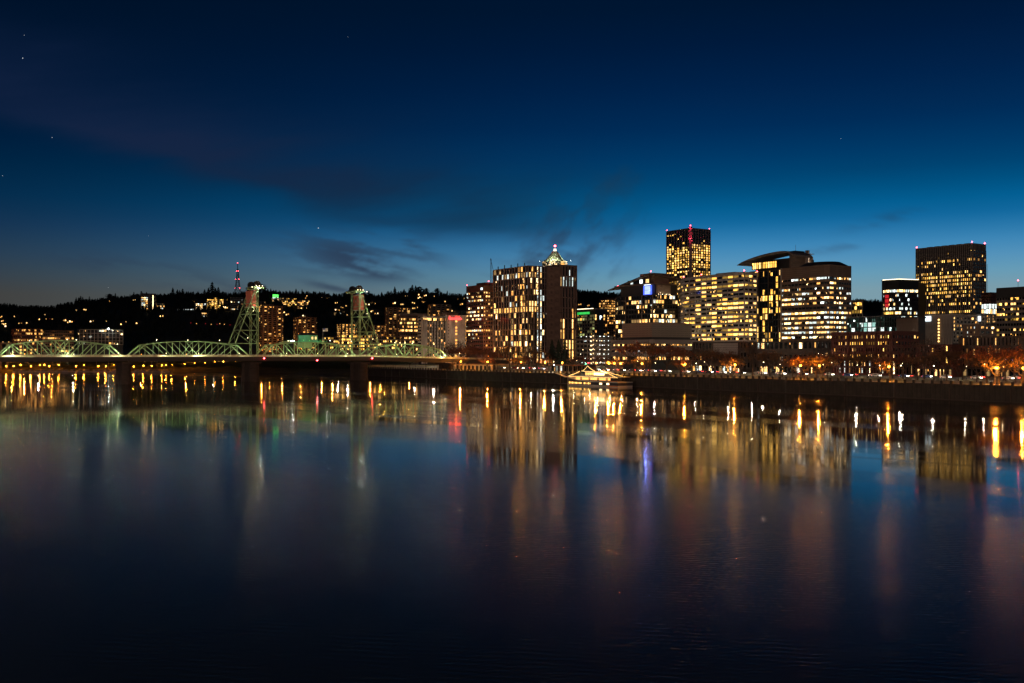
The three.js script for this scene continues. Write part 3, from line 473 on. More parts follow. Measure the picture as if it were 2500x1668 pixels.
{ // black glass offices with the big slanting roof wing
  const B = block('glass_office', 'black glass office building with a slanting roof canopy and a blue screen', { px: [1503, 1594.5, 1655], w: 185, top: 720, wall: M.dark, roofMat: M.dark });
  const rows = 12, y0 = B.H - rows * 3.9, lit = [0.25, 0.55, 0.6, 0.18, 0.1, 0.75, 0.5, 0.6, 0.55, 0.4, 0.3, 0.4];
  east(B, y0, B.H, { rows, bays: 14, sp: 0.3, pier: 0.22, wall: M.black, glass: M.glass, lit, pal: 'pale', seed: 71, run: 4 });
  for (const k of [0.0, 0.28, 0.72, 1]) bx(B.g, 'corner_fin', M.brown, -0.35, (y0 + B.H) / 2, -B.a * k * 0.99 - 0.35, 0.8, B.H - y0, 0.7);
  north(B, y0, B.H, { rows, bays: 9, sp: 0.3, pier: 0.22, wall: M.black, lit: [0.3, 0.55, 0.4, 0.2, 0.3, 0.6, 0.3, 0.5, 0.5, 0.2, 0.2, 0.3], pal: 'pale', seed: 72, run: 4 });
  bx(B.g, 'base', M.dark, B.b / 2, y0 / 2, -B.a / 2, B.b, y0, B.a);
  // upper storeys set back
  const H2 = B.h(694), a2 = B.a * 0.9;
  bx(B.g, 'set_back_storey', M.dark, B.b / 2 + 1, (B.H + H2) / 2, -a2 / 2 - 0.6, B.b - 2.5, H2 - B.H, a2);
  bx(B.g, 'soffit_band', M.brown, B.b / 2 - 1, H2 + 0.5, -a2 / 2 - 1, B.b + 2, 0.9, a2 + 6);
  facade(B.g, [-0.2, -a2 * 0.75], [-0.2, -a2 * 0.12], H2 + 1, H2 + 4.6, { rows: 1, bays: 7, sp: 0.1, wall: M.dark, lit: 0.2, pal: 'cool', seed: 73 });
  bx(B.g, 'lit_penthouse_wall', M.tan, B.b * 0.42, (B.h(717) + B.h(695)) / 2, -0.4, B.b * 0.55, B.h(695) - B.h(717), 1);
  for (let k = 0; k < 4; k++) { ball(B.g, 'wall_light', M.whiteLamp, B.b * (0.2 + 0.15 * k), B.h(717.5), 0.75, 0.2); } light(B.g, B.b * 0.3, B.h(717.5), 0.9, cWhite, 26); light(B.g, B.b * 0.55, B.h(717.5), 0.9, cWhite, 26);
  bx(B.g, 'plant_room', M.brown, B.b * 0.4, H2 + 5, -a2 * 0.25, B.b * 0.6, 9, a2 * 0.4);
  // blue screen: two stacked grids of lit tiles
  const sy0 = B.h(718), sy1 = B.h(697), sw = (B.a) * 0.21;
  for (let r = 0; r < 2; r++) for (let c = 0; c < 6; c++) bx(B.g, 'screen_tile', c % 5 === 0 ? M.blueSign : M.blueSignHi, -0.75, sy0 + (r + 0.5) * (sy1 - sy0) / 2, -1 - (c + 0.5) * sw / 6, 0.2, (sy1 - sy0) / 2 - 0.35, sw / 6 - 0.22);
  bx(B.g, 'screen_frame', M.blueSign, -0.6, (sy0 + sy1) / 2, -1 - sw / 2, 0.15, sy1 - sy0 + 0.4, sw + 0.4); bx(B.g, 'screen_light_bar', M.whiteSign, -0.8, sy1 + 1, -1 - sw / 2, 0.3, 0.9, sw * 0.8);
  light(B.g, -3, (sy0 + sy1) / 2, -1 - sw / 2, rgb(0.15, 0.25, 1), 120, 20);
  // roof wing: a tapering tilted slab
  const ry = B.h(666), rl = B.h(700);
  { const p = [[-3, rl, -B.a - 7], [-3, ry, -1], [B.b + 4, ry - 4, 2], [B.b * 0.8, rl + 3, -B.a - 4]], pos = []; for (const d of [0, 0.8]) for (const q of p) pos.push(q[0], q[1] - d, q[2]); const q = new THREE.BufferGeometry(); q.setAttribute('position', new THREE.Float32BufferAttribute(pos, 3)); q.setIndex([0, 1, 2, 0, 2, 3, 4, 6, 5, 4, 7, 6, 0, 4, 5, 0, 5, 1, 1, 5, 6, 1, 6, 2, 2, 6, 7, 2, 7, 3, 3, 7, 4, 3, 4, 0]); q.computeVertexNormals(); part(B.g, 'roof_wing', q.toNonIndexed(), M.brown).geometry.computeVertexNormals(); }
  for (const [x, z, yy] of [[1, -6, ry - 1.6], [B.b - 2, -3, ry - 4.5], [1, -B.a * 0.6, mix(ry, rl, 0.55)]]) cyl(B.g, 'roof_prop', M.brown, x, (H2 + yy) / 2, z, 0.5, yy - H2);
  beacon(B.g, -1, ry + 0.1, -1.5); beacon(B.g, 0, H2, -B.a + 3); beacon(B.g, -1, B.h(681), -B.a * 0.38);
}
{ // low concrete hall with terraces, in front
  const B = block('concrete_hall', 'windowless brown concrete hall on long terraces behind the park trees', { px: [1519, 1591, 1689], w: 118, top: 791, cat: 'building', wall: M.panel });
  const nA = 9, nB = 10, nR = 6, y0 = B.h(823);
  for (let i = 0; i < nR; i++) { const h = (B.H - y0) / nR; for (let k = 0; k < nA; k++) bx(B.g, 'wall_panel', M.panel, 0.2, y0 + (i + 0.5) * h, -B.a * (k + 0.5) / nA, 0.7, h - 0.06, B.a / nA - 0.06); for (let k = 0; k < nB; k++) bx(B.g, 'wall_panel', M.concrete, B.b * (k + 0.5) / nB, y0 + (i + 0.5) * h, -0.2, B.b / nB - 0.06, h - 0.06, 0.7); }
  const tA = B.a * 1.25, tB = B.b * 1.02, terr = [[4, B.h(829), 3.0], [5, B.h(844), 3.2], [6, B.h(859), 3.4]];
  terr.forEach(([d, y, h], i) => {
    const poly = [[-d, -tA], [-d, d * 0.6], [-d + 3, d], [tB, d], [tB, -2], [2, -2], [2, -tA]];
    part(B.g, 'terrace', prism(poly, y - h, y), M.lilac);
    facade(B.g, [-d + 1.2, -tA + 1], [-d + 1.2, d * 0.5], y - h - 2.4, y - h - 0.2, { rows: 1, bays: 16, sp: 0.02, pier: 0.3, wall: M.dark, lit: i === 1 ? 0.35 : 0.75, pal: i === 1 ? 'cool' : 'warm', seed: 81 + i });
    facade(B.g, [-d + 4, d - 1.2], [tB - 1, d - 1.2], y - h - 2.4, y - h - 0.2, { rows: 1, bays: 18, sp: 0.02, pier: 0.3, wall: M.dark, lit: i === 1 ? 0.3 : 0.8, pal: 'warm', seed: 84 + i });
    bx(B.g, 'soffit', M.dark, tB / 2 - 1, y - h - 1.4, -0.8, tB - 1, 2.7, 2 * (d - 2)); bx(B.g, 'soffit', M.dark, -d / 2 + 2.2, y - h - 1.4, -tA / 2, d + 1, 2.7, tA - 1.5);
  });
}
{ // the tall tower with vertical ribs and a red-lit corner
  const B = block('office_tower', 'tallest dark office tower with vertical ribs and a red lit corner', { px: [1627, 1686, 1735], w: 472, top: 559, cat: 'tower', wall: M.brown, parapet: 1.5 });
  const y0 = B.h(760), rows = 34, lits = r0 => { const r = rng(r0); const l = Array.from({ length: rows }, () => r() < 0.25 ? 0.2 : 0.75 + 0.4 * r()); for (let i = 0; i < 5; i++) l[i] = 0; l[5] = 0.25; return l; };
  east(B, y0, B.H - 0.5, { rows, bays: 9, sp: 0.34, pier: 1.2, ribs: 0.4, wall: M.black, pierMat: M.stone, lit: lits(3), vary: 0.3, pal: 'yellow', seed: 91, cap: 0.5 });
  north(B, y0, B.H - 0.5, { rows, bays: 8, sp: 0.34, pier: 1.2, ribs: 0.4, wall: M.black, pierMat: M.stone, lit: lits(4), vary: 0.3, pal: 'yellow', seed: 92, cap: 0.5 });
  bx(B.g, 'corner_column', M.stone, -0.2, (y0 + B.H) / 2 + 1, 0.2, 4, B.H - y0 + 3, 4, Math.PI / 4);
  ball(B.g, 'red_floodlight', M.beacon, -3.6, B.H + 3.4, 3.6, 0.5); light(B.g, -3.9, B.H + 1.5, 3.9, rgb(1, 0.03, 0.12), 120, 6); light(B.g, -3.9, B.H - 12, 3.9, rgb(1, 0.03, 0.12), 110, 6); bx(B.g, 'red_floodlight', M.beacon, -3.4, B.H - 12, 3.4, 0.4, 0.4, 0.4);
  beacon(B.g, 0.2, B.H + 1.5, -B.a + 1); beacon(B.g, B.b - 1, B.H + 1.5, -1);
}
{ // white banded offices with angled fronts
  const w = 200, pts = [[1655, w + 26], [1669, w + 4], [1712, w - 1.5], [1817, w - 2], [1849, w + 13]].map(([px, ww]) => { const z = zW(px, ww); return swOf(rr(px) * z, z); });
  const [s0, w0] = pts[2], y0 = gAt(s0, w0) - 0.3, g = thing('banded_office', 'white banded office block with angled fronts and many yellow lit windows', 'office building', at(s0, w0, y0), GRID), z = zW(1712, w - 1.5);
  const loc = pts.map(([s, ww]) => [ww - w0, s0 - s]), H = yAt(673.5, z) - y0;
  const back = [[loc[4][0] + 24, loc[4][1] - 27], [loc[0][0] + 30, loc[0][1] - 12]], poly = [...loc, ...back];
  part(g, 'wall', prism(inset(poly, 0.5), 0, H - 0.3), M.dark);
  const rows = 17, yt = H - 2.2, yb = yt - rows * (10.42 / F * z), L = [0.85, 0.4, 0.95, 0.6, 0.7, 0.75, 1.0, 0.85, 0.65, 0.95, 0.9, 0.55, 0.65, 0.95, 1.0, 0.5, 1.0];
  const fr = [[4, [0.25, 0.12, 0.2, 0.1, 0.2, 0.3, 0.1, 0.15, 0.25, 0.1, 0.2, 0.1, 0.2, 0.1, 0.2, 0.1, 0.1], 4], [0, null, 0]];
  void fr;
  facade(g, loc[0], loc[1], yb, yt, { rows, bays: 5, sp: 0.5, pier: 0.3, wall: M.white, lit: 0.25, pal: 'yellow', seed: 101, cap: 2.2 });
  facade(g, loc[1], loc[2], yb, yt, { rows, bays: 3, sp: 0.5, pier: 0.9, wall: M.white, lit: t => L[t] * 0.75, pal: 'yellow', seed: 102, cap: 2.2 });
  facade(g, loc[2], loc[3], yb, yt, { rows, bays: 8, sp: 0.5, pier: 0.35, wall: M.white, lit: L, pal: 'yellow', seed: 103, cap: 2.2, vary: 0.4 });
  facade(g, loc[3], loc[4], yb, yt, { rows, bays: 3, sp: 0.5, pier: 0.9, wall: M.white, lit: t => L[t] * 0.85, pal: 'yellow', seed: 104, cap: 2.2 });
  part(g, 'base', prism(inset(poly, 0.2), 0, yb), M.lilac);
  for (let i = 1; i < 5; i++) beacon(g, loc[i][0] + 1, H, loc[i][1] - 1, 0.42);
  bx(g, 'roof_plant', M.lilac, loc[3][0] + 14, H + 0.6, loc[3][1] - 26, 14, 1.6, 20);
}
{ // dark glass courthouse tower with the curved roof
  const B = block('glass_tower', 'dark glass tower with a sweeping curved roof and yellow lit offices', { px: [1830, 1927, 1996], w: 315, top: 657, cat: 'tower', wall: M.dark, roofMat: M.dark });
  const rows = 12, y0 = B.h(842);
  const lf = (t, b) => { const c = b % 5; return c === 4 ? 0.02 : [0.45, 0.35, 0.15, 0.3, 0.6, 0.75, 0.85, 0.25, 0.4, 0.5, 0.6, 0.6][t]; };
  east(B, y0, B.H, { rows, bays: 15, sp: 0.16, pier: 0.5, wall: M.dark, lit: lf, pal: 'yellow', seed: 111, run: 2 });
  for (let k = 1; k < 4; k++) bx(B.g, 'column', M.brown, -0.45, (y0 + B.H) / 2, -B.a * (k * 0.25), 0.9, B.H - y0, 0.9);
  for (let i = 0; i <= rows; i += 1) bx(B.g, 'floor_edge', M.brown, -0.25, y0 + i * (B.H - y0) / rows + 0.2, -B.a * 0.5, 0.4, 0.3, B.a);
  north(B, y0, B.H, { rows, bays: 8, sp: 0.3, pier: 0.4, wall: M.brown, lit: 0.3, pal: 'yellow', seed: 112 });
  // lit top storey under the roof
  const a1 = B.a * 0.62, H1 = B.h(651), H2 = B.h(634);
  bx(B.g, 'top_storey', M.dark, B.b / 2 + 2, (B.H + H2) / 2 + 1, -B.a * 0.5, B.b - 5, H2 - B.H + 2, B.a * 0.85);
  facade(B.g, [-0.2, -B.a * 0.93], [-0.2, -B.a * 0.3], H1, H2, { rows: 1, bays: 11, sp: 0.08, pier: 0.25, wall: M.dark, lit: 1.6, pal: 'yellow', seed: 113 }); void a1;
  // curved roof: an arched slab, thin at the left tip
  { const n = 14, pos = [], idx = [], zl = -B.a - 12, zr = 8; for (let i = 0; i <= n; i++) { const t = i / n, z = mix(zl, zr, t), y = mix(B.h(636), B.h(612), Math.sin(Math.min(1, t * 1.25) * Math.PI / 2) ** 0.75) - (t > 0.8 ? ((t - 0.8) / 0.2) ** 2 * 4 : 0), th = mix(0.3, 1.6, smooth(0, 0.5, t)); for (const [x, d] of [[-3.5, 0], [B.b * 0.55, 0], [B.b * 0.55, -th], [-3.5, -th]]) pos.push(x, y + d, z); }
    for (let i = 0; i < n; i++) for (let k = 0; k < 4; k++) { const a = i * 4 + k, b = i * 4 + (k + 1) % 4; idx.push(a, a + 4, b, b, a + 4, b + 4); } idx.push(0, 1, 2, 0, 2, 3, n * 4, n * 4 + 2, n * 4 + 1, n * 4, n * 4 + 3, n * 4 + 2);
    let q = new THREE.BufferGeometry(); q.setAttribute('position', new THREE.Float32BufferAttribute(pos, 3)); q.setIndex(idx); q = q.toNonIndexed(); q.computeVertexNormals(); part(B.g, 'curved_roof', q, new THREE.MeshStandardMaterial({ color: rgb(0.16, 0.13, 0.11), roughness: 0.7, side: THREE.DoubleSide })); }
  bx(B.g, 'end_wall', M.brown, B.b * 0.45, B.h(640), -0.8, B.b * 0.8, B.h(622) - B.h(657), 1.2);
  const sx = B.b * 0.45; bx(B.g, 'roof_box', M.dark, sx - 5, B.h(617), -2, 12, B.h(614) - B.h(625), 8);
  bx(B.g, 'lit_fin', M.white, sx + 5, B.h(624), 1.5, 2.2, B.h(609) - B.h(640), 3); bx(B.g, 'fin_wing', M.white, sx + 8.5, B.h(617), 1.5, 7, 0.4, 3.5); ball(B.g, 'fin_light', M.whiteLamp, sx + 6.9, B.h(639), 4, 0.24); light(B.g, sx + 7.2, B.h(637), 4.6, cWhite, 70); cyl(B.g, 'mast', M.steel, sx - 6, B.h(607), -2, 0.12, 8);
}
{ // brown banded offices with the rounded corner
  const w = 222, z0 = zW(2025, w), pts = [[1906, w], [2012, w], [2026, w + 1.6], [2036, w + 6.5]].map(([px, ww]) => { const z = zW(px, ww); return swOf(rr(px) * z, z); });
  { const z = zS(2078.5, pts[3][0]); pts.push(swOf(rr(2078.5) * z, z)); }
  const [s0, w0] = pts[1], y0 = gAt(s0, w0) - 0.3, g = thing('banded_office', 'brown banded office block with a rounded corner and a tall blank top', 'office building', at(s0, w0, y0), GRID); void z0;
  const z = zW(2012, w), loc = pts.map(([s, ww]) => [ww - w0, s0 - s]), H = yAt(646, z) - y0, poly = [...loc, [loc[4][0], loc[0][1]]];
  part(g, 'wall', prism(inset(poly, 0.5), 0, H - 0.2), M.dark);
  const yt = yAt(676, z) - y0, rows = 13, sh = 12.05 / F * z, yb = yt - rows * sh, L = [0.7, 0.4, 0.55, 0.35, 0.6, 0.75, 0.06, 1.1, 0.95, 0.95, 1.0, 1.1, 0.7];
  const seg = [[0, 1, 12, 121], [1, 2, 2, 122], [2, 3, 1, 123], [3, 4, 7, 124]];
  for (const [i, j, bays, seed] of seg) facade(g, loc[i], loc[j], yb, yt, { rows, bays, sp: 0.56, pier: 0.12, wall: M.brown, lit: L, pal: (t, b, r) => r() < 0.4 ? 'white' : 'pale', seed, vary: 0.55 });
  for (const [i, j] of seg) for (let k = 0; k < 6; k++) { const [ax, az] = loc[i], [cx, cz] = loc[j], W = Math.hypot(cx - ax, cz - az), h = (H - yt) / 6, ry = Math.atan2(-(cz - az), cx - ax); bx(g, 'top_panel', M.brown, (ax + cx) / 2 + (cz - az) / W * 0.2, yt + (k + 0.5) * h, (az + cz) / 2 - (cx - ax) / W * 0.2, W + 0.1, h - 0.05, 0.6, ry); }
  part(g, 'base', prism(inset(poly, 0.15), 0, yb), M.brown);
  const dome = new THREE.CylinderGeometry(10, 15, 3.2, 28); const d = part(g, 'roof_drum', dome, M.dark); d.position.set(16, H + 1.4, -14); d.scale.set(1.1, 1, 1.3);
  for (let k = 0; k < 16; k++) cyl(g, 'roof_vent', M.dark, 6 + k * 1.4, H + 0.6, -3 - (k % 3), 0.2, 1.2);
  // white edge strip on the left end
  bx(g, 'edge_strip', M.stone, -0.1, (yb + H) / 2, loc[0][1] + 0.6, 0.9, H - yb, 1.3);
}
{ const B = block('small_block', 'small lit block with framed yellow windows between the tall offices', { px: [2066, 2106, 2110], w: 420, top: 734, cat: 'building', wall: M.tan }); east(B, B.h(795), B.h(738), { rows: 6, bays: 6, sp: 0.22, pier: 0.6, wall: M.tan, lit: t => t < 3 ? 0.7 : 0.2, pal: 'yellow', seed: 131, cap: 1.4 }); }
{ // dark glass tower with lit roof line
  const B = block('glass_tower', 'curved dark glass tower with a bright roof line and a red lit corner', { px: [2151, 2156, 2262], w: 430, top: 686, cat: 'tower', wall: M.dark, roofMat: M.dark, parapet: 0.5 });
  const w = 430, P = [[2156, 0], [2163, -1.5], [2195, 1], [2242, 22]].map(([px, dw]) => { const z = zW(px, w + dw), [s, ww] = swOf(rr(px) * z, z); return [ww - w, B.s - s]; });
  const rows = 12, yt = B.h(709), y0 = yt - rows * 4.0, L = [1.6, 0.08, 0.12, 0.3, 0.5, 0.45, 0.6, 0.35, 0.45, 0.6, 0.8, 0.4];
  part(B.g, 'glass_front', prism(inset([...P, [P[3][0] + 18, P[3][1] - 20], [P[0][0] + 22, P[0][1] - 14]], 0.5), 0, B.H + 0.6), M.black);
  for (let i = 0; i < 3; i++) { const dx = P[i + 1][0] - P[i][0], dz = P[i + 1][1] - P[i][1], W = Math.hypot(dx, dz); facade(B.g, P[i], P[i + 1], y0, yt, { rows, bays: [2, 7, 9][i], sp: 0.42, pier: 0.2, wall: M.black, lit: (t, b) => i < 2 && b < 5 && t > 4 ? 0.85 : L[t], pal: (t, b) => i < 2 && b < 5 && t > 4 ? 'yellow' : 'white', seed: 141 + i });
    bx(B.g, 'top_band', M.black, P[i][0] + dx / 2 + dz / W * 0.1, (yt + B.H) / 2, P[i][1] + dz / 2 - dx / W * 0.1, W - 0.05, B.H - yt, 0.6, Math.atan2(-dz, dx));
    const n = Math.max(1, Math.round(W / 4.5)); for (let k = 0; k < n; k++) bx(B.g, 'roof_edge_light', M.litLine, P[i][0] + dx * (k + 0.5) / n - dz / W * 0.3, B.H + 0.7, P[i][1] + dz * (k + 0.5) / n + dx / W * 0.3, W / n - 0.05, 0.45, 0.3, Math.atan2(-dz, dx)); }
  for (let i = 0; i < 3; i++) for (let k = 0; k < 1; k++) bx(B.g, 'red_light_panel', M.redWin, P[1][0] + (P[2][0] - P[1][0]) * (0.08 + 0.16 * k), yt - 6 - i * 4.0, P[1][1] + (P[2][1] - P[1][1]) * (0.08 + 0.16 * k), 3.4, 3.2, 0.3, Math.atan2(-(P[2][1] - P[1][1]), P[2][0] - P[1][0]));
}
{ // the big ribbed slab on the right
  const B = block('office_tower', 'broad tan office slab with close vertical ribs and rows of lit windows', { px: [2236, 2374.5, 2407.5], w: 510, top: 596, cat: 'tower', wall: M.tan, parapet: 1 });
  const rows = 24, y0 = B.h(845), yt = B.h(610), r = rng(15), L = Array.from({ length: rows }, (_, i) => [0, 0, 0.4, 0.3, 0.15, 0.65, 0.85, 1.0, 1.0, 0.5, 1.0, 0.5, 0.35, 0.6, 0.1, 1.05, 0.75, 0.1, 0.8, 0.1, 0.6, 0.1, 0.4, 0.2][i]); void r;
  east(B, y0, yt, { rows, bays: 30, sp: 0.4, pier: 0.85, ribs: 0.35, wall: M.black, pierMat: M.stone, lit: (t, b) => L[t] + (t === 5 && b < 9 ? 0.5 : 0) - (b < 3 ? 0.3 : 0), pal: 'yellow', seed: 151, cap: B.H - yt, merge: true, vary: 0.45, run: 9 });
  bx(B.g, 'end_wall', M.tan, B.b / 2 + 0.3, B.H / 2, -0.25, B.b - 0.4, B.H, 0.6);
  facade(B.g, [0.5, 0.45], [B.b - 0.3, 0.45], y0, yt, { rows, bays: 6, sp: 0.42, pier: 0.4, wall: M.tan, lit: (t, b, q) => [2, 5, 6, 7, 10, 13, 14, 18].includes(t) && q() < 0.35 ? 1.6 : 0.0, pal: 'warm', seed: 152 });
  beacon(B.g, 0.5, B.H + 1, -B.a + 0.8, 0.6); beacon(B.g, 0.5, B.H + 1, -0.8, 0.6); beacon(B.g, B.b - 0.6, B.H + 1, -0.8, 0.6);
  for (let k = 0; k < 6; k++) bx(B.g, 'roof_plant', M.dark, 7, B.H + 0.9, -B.a * (0.15 + 0.13 * k), 5, 1.8, 5);
}
{ const B = block('hotel_block', 'pale blank-sided block with a string of lamps and small blue-white corner signs', { px: [2258, 2325, 2406], w: 262, top: 770, cat: 'building', wall: M.white });
  for (let k = 0; k < 10; k++) bx(B.g, 'wall_panel', M.white, 0.15, B.H / 2, -B.a * (k + 0.5) / 10, 0.7 + 0.06 * (k % 2), B.H, B.a / 10 - 0.05);
  north(B, B.h(838), B.h(774), { rows: 7, bays: 9, sp: 0.46, pier: 1.7, wall: M.stone, lit: (t, b) => b > 6 ? 0 : 0.28, pal: 'warm', seed: 161, cap: 2.2 });
  const x = -0.5, zz = -B.a * 0.47; for (let k = 0; k < 8; k++) { ball(B.g, 'stair_lamp', M.warmHi, x, B.h(780 + k * 7.6), zz, 0.55); } bx(B.g, 'lamp_rail', M.steel, x + 0.2, B.h(808), zz - 0.9, 0.3, B.h(776) - B.h(838), 0.3);
  bx(B.g, 'sign', M.whiteSign, -0.6, B.h(776.5), -B.a + 3, 0.3, 3.4, 4.2); bx(B.g, 'sign', M.whiteSign, B.b - 8, B.h(776), 0.5, 3, 3.4, 0.3); beam(B.g, 'roof_slab', M.dark, [B.b * 0.1, B.H + 1.5, -0.5], [B.b * 0.9, B.H + 1.5, -0.5], 14, 0.5);
  const r2 = block('low_annex', 'low grey annex with four square lit windows beside the blank-sided block', { px: [2350, 2392, 2432], w: 235, top: 795, cat: 'building', wall: M.brown }); east(r2, r2.h(832), r2.h(797), { rows: 3, bays: 5, sp: 0.55, pier: 1.6, wall: M.brown, lit: t => t === 0 ? 1.6 : 0.3, pal: 'pale', seed: 162, cap: 1 }); north(r2, r2.h(832), r2.h(797), { rows: 3, bays: 3, sp: 0.55, pier: 1.6, wall: M.brown, lit: t => t === 0 ? 1 : 0.2, pal: 'pale', seed: 163, cap: 1 });
}
{ const B = block('brick_tower', 'dark red brick tower with a brilliantly lit white middle floor', { px: [2396, 2420, 2434], w: 470, top: 716, cat: 'tower', wall: M.brick });
  east(B, B.h(790), B.h(770), { rows: 3, bays: 4, sp: 0.45, pier: 1.2, wall: M.stone, lit: 0.85, pal: 'warm', seed: 171 }); north(B, B.h(790), B.h(770), { rows: 3, bays: 4, sp: 0.45, pier: 1.2, wall: M.stone, lit: 0.85, pal: 'warm', seed: 172 });
  for (const f of [east, north]) { f(B, B.h(768), B.h(742), { rows: 2, bays: 4, sp: 0.12, pier: 0.2, wall: M.white, lit: 2, pal: 'white', seed: 173 }); f(B, B.h(741), B.H, { rows: 3, bays: 4, sp: 0.6, pier: 0.5, wall: M.brick, lit: 0, pal: 'warm', seed: 174 }); } cyl(B.g, 'mast', M.steel, 4, B.H + 13, -6, 0.15, 26); }
{ const B = block('banded_office', 'grey banded office block with dark roof storey and pale lit windows', { px: [2433, 2560, 2640], w: 400, top: 699, wall: M.lilac, roofMat: M.dark });
  const rows = 9, yt = B.h(722), y0 = yt - rows * 4.05; east(B, y0, yt, { rows, bays: 18, sp: 0.52, pier: 0.25, wall: M.lilac, lit: [0.4, 0.65, 0.6, 0.6, 0.6, 0.1, 0.4, 0.5, 0.4], pal: 'yellow', seed: 181, vary: 0.7 }); bx(B.g, 'roof_storey', M.dark, 0.1, (yt + B.H) / 2, -B.a / 2, 0.7, B.H - yt, B.a); bx(B.g, 'base', M.brown, 0.2, y0 / 2, -B.a / 2, 0.9, y0, B.a); beacon(B.g, 2, B.H + 5, -B.a * 0.6); cyl(B.g, 'mast', M.steel, 2, B.H + 2.5, -B.a * 0.6, 0.12, 5); }
{ // teal-lit glass block and its finned neighbour, behind the brick front
  const B = block('glass_office', 'low teal-lit glass office block behind the red brick building', { px: [2068, 2160, 2195], w: 190, top: 772, wall: M.dark, roofMat: M.steel, parapet: 0.4 });
  east(B, B.h(824), B.h(774), { rows: 4, bays: 9, sp: 0.14, pier: 0.35, wall: M.dark, glass: M.glassTeal, lit: (t, b) => t === 0 ? 0.15 : b < 7 ? 0.8 : 0.15, pal: 'teal', seed: 191, cap: 0.5 }); north(B, B.h(824), B.h(774), { rows: 4, bays: 6, sp: 0.14, pier: 0.2, wall: M.dark, glass: M.glassTeal, lit: t => t === 2 ? 0.5 : 0.06, pal: 'teal', seed: 192, cap: 0.5 });
  for (const k of [0.8, 0.82]) ball(B.g, 'ceiling_light', M.coolLamp, -0.1, B.h(k === 0.8 ? 781 : 804.5), -B.a * k, 0.34);
  const C = block('finned_office', 'glass office front with close white fins beside the teal-lit block', { px: [2190, 2242, 2262], w: 200, top: 777, wall: M.dark }); east(C, C.h(824), C.h(779), { rows: 3, bays: 14, sp: 0.1, pier: 0.8, ribs: 0.5, wall: M.dark, pierMat: M.brown, lit: t => [0.35, 0.75, 0.8][t], pal: 'teal', seed: 193, cap: 0.6 });
}
{ // red brick riverside block
  const B = block('brick_building', 'low red brick building facing the riverside road with four rows of yellow windows', { px: [2030, 2178, 2245], w: 106, top: 812, cat: 'building', wall: M.brick });
  const rows = 4, y0 = B.h(882), yt = B.h(818); east(B, y0, yt, { rows, bays: 26, sp: 0.52, pier: 0.85, wall: M.brick, lit: (t, b) => b > 6 && b < 11 ? (t === 1 ? 1.6 : 0.5) : b < 2 || b > 23 ? 0.1 : [0.75, 0.85, 0.25, 0.5][t], pal: 'yellow', seed: 201, cap: B.H - yt, vary: 0.6 }); north(B, y0, yt, { rows, bays: 9, sp: 0.52, pier: 0.9, wall: M.brick, lit: 0.2, pal: 'yellow', seed: 202, cap: B.H - yt });
  for (const k of [0.25, 0.42, 0.7]) bx(B.g, 'pilaster', M.brick, -0.5, (y0 + B.H) / 2, -B.a * k, 1, B.H - y0, 1.1);
  facade(B.g, [0, -B.a], [0, 0], 0.3, y0, { rows: 2, bays: 24, sp: 0.3, pier: 0.9, wall: M.brick, lit: 0.4, pal: 'pale', seed: 203 }); facade(B.g, [0, 0], [B.b, 0], 0.3, y0, { rows: 1, bays: 8, sp: 0.1, pier: 0.9, wall: M.brick, lit: 0.4, pal: 'pale', seed: 204 });
  bx(B.g, 'awning', M.maroon, -1.2, 3.6, -B.a * 0.35, 2, 0.2, 12);
}
